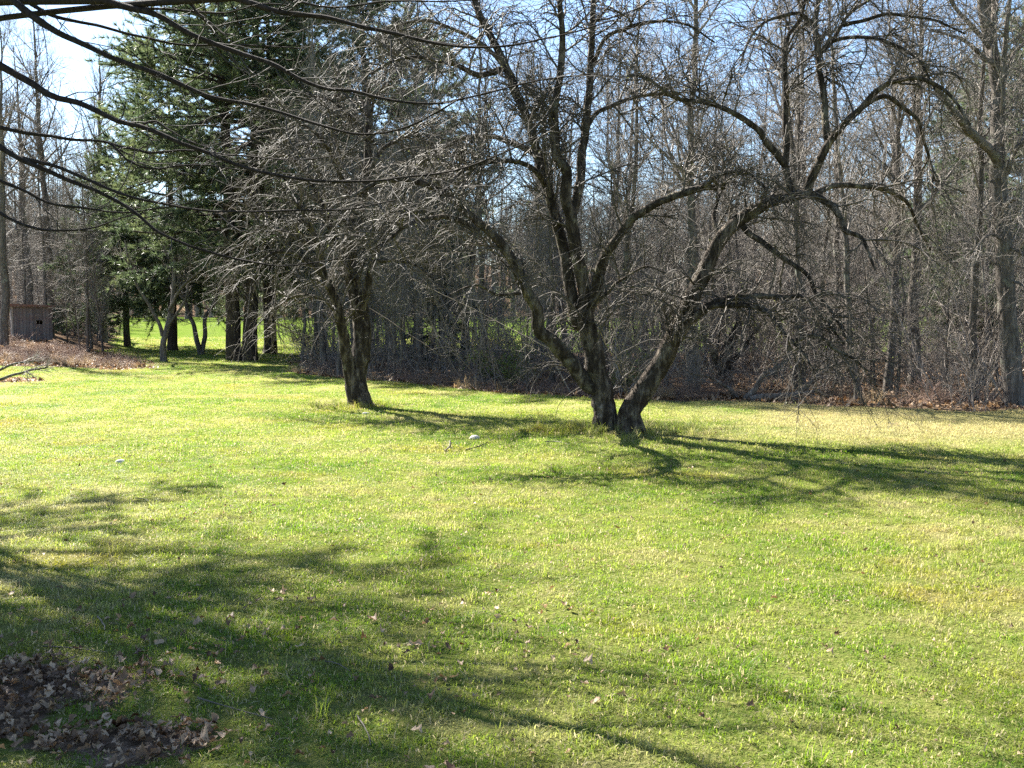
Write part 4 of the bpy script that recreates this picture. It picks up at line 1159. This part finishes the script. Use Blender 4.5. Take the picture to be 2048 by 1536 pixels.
# dead grass at the wood edge
def dead_tuft(seed):
    me = tuft(seed, 60, .12, (.2, .6), (.003, .006)); me.materials.clear(); me.materials.append(M_deadgrass); return me
CD = proto_collection('dead_grass', [dead_tuft(520 + i) for i in range(3)])
x, y = wedge_d(5, 16, 40, rngG, k=.58); de = np.where(x > -.22 * y, y - edge_right(x), np.where(x < -.35 * y, y - 33.4, 99))
q = (de > -.1) & (de < 2.2) & (rngG.random(len(x)) < .2 + .6 * sstep(-.1, .6, vnoise(x, y, 2.0))); x, y = x[q], y[q]
n = len(x); s = rngG.uniform(.4, 1.1, n)
scatter('dead_grass', CD, 3, pts3(x, y, -.01), zrot(n, rngG, .25), np.stack([s, s, s * .8], 1), 'tan dead grass standing along the edge of the lawn', 'dead grass', rngG)

# far woods beyond the field
def far_tree(seed, H, r0):
    a, b_ = broadleaf(seed, H, r0, n1=22, n2=120, n3=420, n4=0 or 10, bare=.3)
    m = MB()
    for me in (a, b_):
        V = np.zeros(len(me.vertices) * 3); me.vertices.foreach_get('co', V)
        Qn = np.zeros(len(me.loops), np.int64); me.loops.foreach_get('vertex_index', Qn)
        m.add(V.reshape(-1, 3), Q=Qn.reshape(-1, 4))
        bpy.data.meshes.remove(me)
    return m.mesh('far_tree', M_woodtwig)
CFT = proto_collection('far_tree', [far_tree(601, 15, .2), far_tree(602, 17, .22), far_tree(603, 13, .16)])
x, y = wedge_d(.075, 100, 165, rngG, k=.62); q = ~((x < -.36 * y) & (y < 90)); x, y = x[q], y[q]
n = len(x); s = rngG.uniform(.7, 1.15, n)
scatter('far_woods', CFT, 3, pts3(x, y), zrot(n, rngG, .03), np.stack([s, s, s], 1), 'far off bare woods beyond the sunlit field', 'woods', rngG)

# green leafing bush between the apple trees
def leafy_bush(px, py, sc, label, seed):
    rng = np.random.default_rng(seed); g = ghit(px, py)
    root = empty('leafing_bush', tuple(g)); tag(root, label, 'bush', 'bushes coming into leaf'); root.scale = (sc,) * 3
    me = brush(seed, 16, (.7, 1.7), .9, 220, r=.006, arch=.2)
    c = bpy.data.objects.new('stems', me); COL.objects.link(c); c.parent = root; c['kind'] = 'stuff'
    V = np.zeros(len(me.vertices) * 3); me.vertices.foreach_get('co', V); V = V.reshape(-1, 3); V = V[V[:, 2] > .2]
    m = MB(); leaf_quads(m, V[rng.integers(0, len(V), 2200)] + rng.normal(size=(2200, 3)) * .03, rng, .025, .06)
    m.build('foliage', M_shrub, root)['kind'] = 'stuff'
leafy_bush(1030, 778, 1.1, 'pale green leafing bush at the wood edge left of the fork', 701)
leafy_bush(1245, 792, .8, 'small green leafing bush seen through the fork', 702)

# fallen limbs, sticks and stones
M_dead = bark_mat('dead_wood', (.06, .045, .035), (.2, .165, .135), (.42, .37, .31), scale=14)
def stick(name, pts, w0, w1, label, cat, mat, seed, twigs=0, lift=.0, group=None, by=None):
    """a fallen branch traced on the ground: px points; each has its height above ground in metres as third value"""
    rng = np.random.default_rng(seed)
    P = []
    for px, py, h in pts:
        if h <= .02: g = ghit(px, py); last = g; P.append(g + np.array([0, 0, .012 + h]))
        else: P.append(px2w(px, py, by if by else last[1]))
    P = resample(P, 22); o0 = P[0].copy()
    R = np.linspace(w0, w1, 22) / 2 * P[:, 1] / F_PX
    P, R = jitter(P, R, rng, .4)
    m = MB(); m.add(*tubes(P - o0, R, 8, rough=.1, rng=rng))
    if not twigs:
        o = m.build(name, mat[0], loc=tuple(o0)); tag(o, label, cat, group); return
    root = empty(name, tuple(o0)); tag(root, label, cat, group)
    m.build('stem', mat[0], root)
    m = MB(); c, cr = spawn(P[None], R[None], twigs, rng, t=(.3, 1), L=(.3, 1.0), ang=(20, 55), trop=.02, wig=.12, steps=6, rk=.6, rmax=.014, tip=.3)
    m.add(*tubes(c - o0, cr, 4, rng=rng))
    c, cr = spawn(c, cr, twigs * 8, rng, t=(.1, 1), L=(.1, .5), ang=(25, 60), wig=.15, steps=4, rk=.7, rmax=.007, tip=.5)
    m.add(*tubes(c - o0, np.maximum(cr, .003), 3, rng=rng))
    m.build('twigs', mat[1], root)['kind'] = 'stuff'
AM = (M_dead, M_woodtwig); WM = (M_wood, M_woodtwig)
stick('fallen_limb', [(1500, 802, 0), (1545, 792, .3), (1590, 785, .4), (1625, 760, .8), (1660, 735, 1), (1720, 715, 1.2)], 17, 5, 'long pale fallen limb lying low at the wood edge behind the apple tree', 'fallen branch', AM, 801, 14)
stick('fallen_limb', [(1490, 800, 0), (1510, 775, .4), (1525, 750, .8), (1550, 738, 1), (1580, 715, 1.2)], 14, 5, 'shorter fallen limb slanting up beside the long pale one', 'fallen branch', AM, 802, 10)
stick('fallen_limb', [(1475, 798, 0), (1455, 775, .5), (1420, 755, .8), (1380, 745, 1)], 9, 3, 'thin dead limb bending left from the fallen limbs', 'fallen branch', AM, 803, 8)
stick('fallen_limb', [(1660, 800, 0), (1625, 770, .5), (1650, 745, .8), (1700, 730, 1.0)], 6, 3, 'twiggy dead branch hanging down at the right of the fallen limbs', 'fallen branch', AM, 804, 12)
stick('fallen_limb', [(-30, 768, 0), (20, 752, .3), (55, 742, .4), (95, 734, .5)], 7, 3, 'dead branch sticking out of the brush pile at the left edge', 'fallen branch', WM, 805, 8)
stick('fallen_limb', [(-40, 755, 0), (10, 735, .5), (40, 725, .6), (70, 722, .7)], 6, 3, 'thin dead branch on top of the brush pile at the left edge', 'fallen branch', WM, 806, 8)
for i, (a, b_, w_, lab) in enumerate([((932, 903), (985, 882), 4, 'straight dark stick on the lawn left of the forked apple tree'),
        ((890, 905), (899, 884), 5, 'short dark twig stub upright in the grass near the straight stick'),
        ((1090, 886), (1140, 892), 3, 'thin pale stick lying in front of the apple fork'),
        ((395, 1405), (545, 1448), 5, 'long thin twig in the shaded grass at lower left'),
        ((715, 1440), (742, 1500), 5, 'bent pale twig in the shade at the bottom middle'),
        ((85, 1300), (215, 1312), 4, 'thin twig lying above the leaf drift at lower left'),
        ((195, 1335), (205, 1375), 5, 'short pale twig beside the leaf drift'),
        ((195, 1240), (210, 1268), 5, 'short curved twig in the shade near the left edge'),
        ((430, 1285), (470, 1290), 3, 'small twig in the shaded grass left of the middle'),
        ((650, 1330), (700, 1350), 4, 'thin brown twig in the shade below the middle'),
        ((270, 1000), (300, 1008), 3, 'small thin twig on the sunny lawn at left'),
        ((1850, 945), (1875, 952), 4, 'dark twig in the long shadow of the apple tree at right')]):
    mx_ = ((a[0] + b_[0]) / 2 + 6 * math.sin(i * 2.1), (a[1] + b_[1]) / 2 + 3 * math.cos(i * 1.7))
    stick('fallen_twig', [(*a, .008), (*mx_, .01), (*b_, .008)], w_ * .7, w_ * .4, lab, 'twig', (M_appletwig, M_appletwig) if i != 0 else (M_over, M_overtwig), 820 + i, group='twigs lying on the lawn')

M_stone, nt_, N_, L_, b_s = new_mat('pale_stone')
r_ = ramp(nt_, [(.35, (.3, .28, .25)), (.65, (.55, .52, .48))]); n_ = noise(nt_, None, 9, 6, .7); L_.new(n_.outputs[0], r_.inputs[0]); L_.new(r_.outputs[0], b_s.inputs['Base Color']); b_s.inputs['Roughness'].default_value = .85
def stone(px, py, size, label, seed):
    rng = np.random.default_rng(seed); g = ghit(px, py)
    u = np.linspace(0, math.pi, 9)[1:-1]; v = np.arange(12) / 12 * 6.283
    ph = rng.uniform(0, 6.28, 6)
    V = np.array([[math.sin(a) * math.cos(b_), math.sin(a) * math.sin(b_), math.cos(a)] for a in u for b_ in v])
    V = np.vstack([V, [[0, 0, 1], [0, 0, -1]]])
    k = 1 + .12 * np.sin(3 * V[:, 0] + ph[0]) + .12 * np.sin(4 * V[:, 1] + ph[1]) + .1 * np.sin(5 * V[:, 2] + ph[2]) + .04 * rng.normal(size=len(V))
    V = V * k[:, None] * np.array(size) + np.array([0, 0, size[2] * .5])
    Q = [(i * 12 + j, (i + 1) * 12 + j, (i + 1) * 12 + (j + 1) % 12, i * 12 + (j + 1) % 12) for i in range(6) for j in range(12)]
    T = [(84, j, (j + 1) % 12) for j in range(12)] + [(85, 72 + (j + 1) % 12, 72 + j) for j in range(12)]
    m = MB(); m.add(V, Q=Q, T=T); tag(m.build('stone', M_stone, loc=tuple(g)), label, 'stone')
stone(950, 879, (.065, .045, .04), 'small pale stone on the lawn above the straight stick', 901)
stone(731, 829, (.07, .04, .025), 'flat pale stone in front of the smaller apple tree', 902)
stone(240, 926, (.06, .05, .025), 'flat pale stone on the sunny lawn at left', 903)
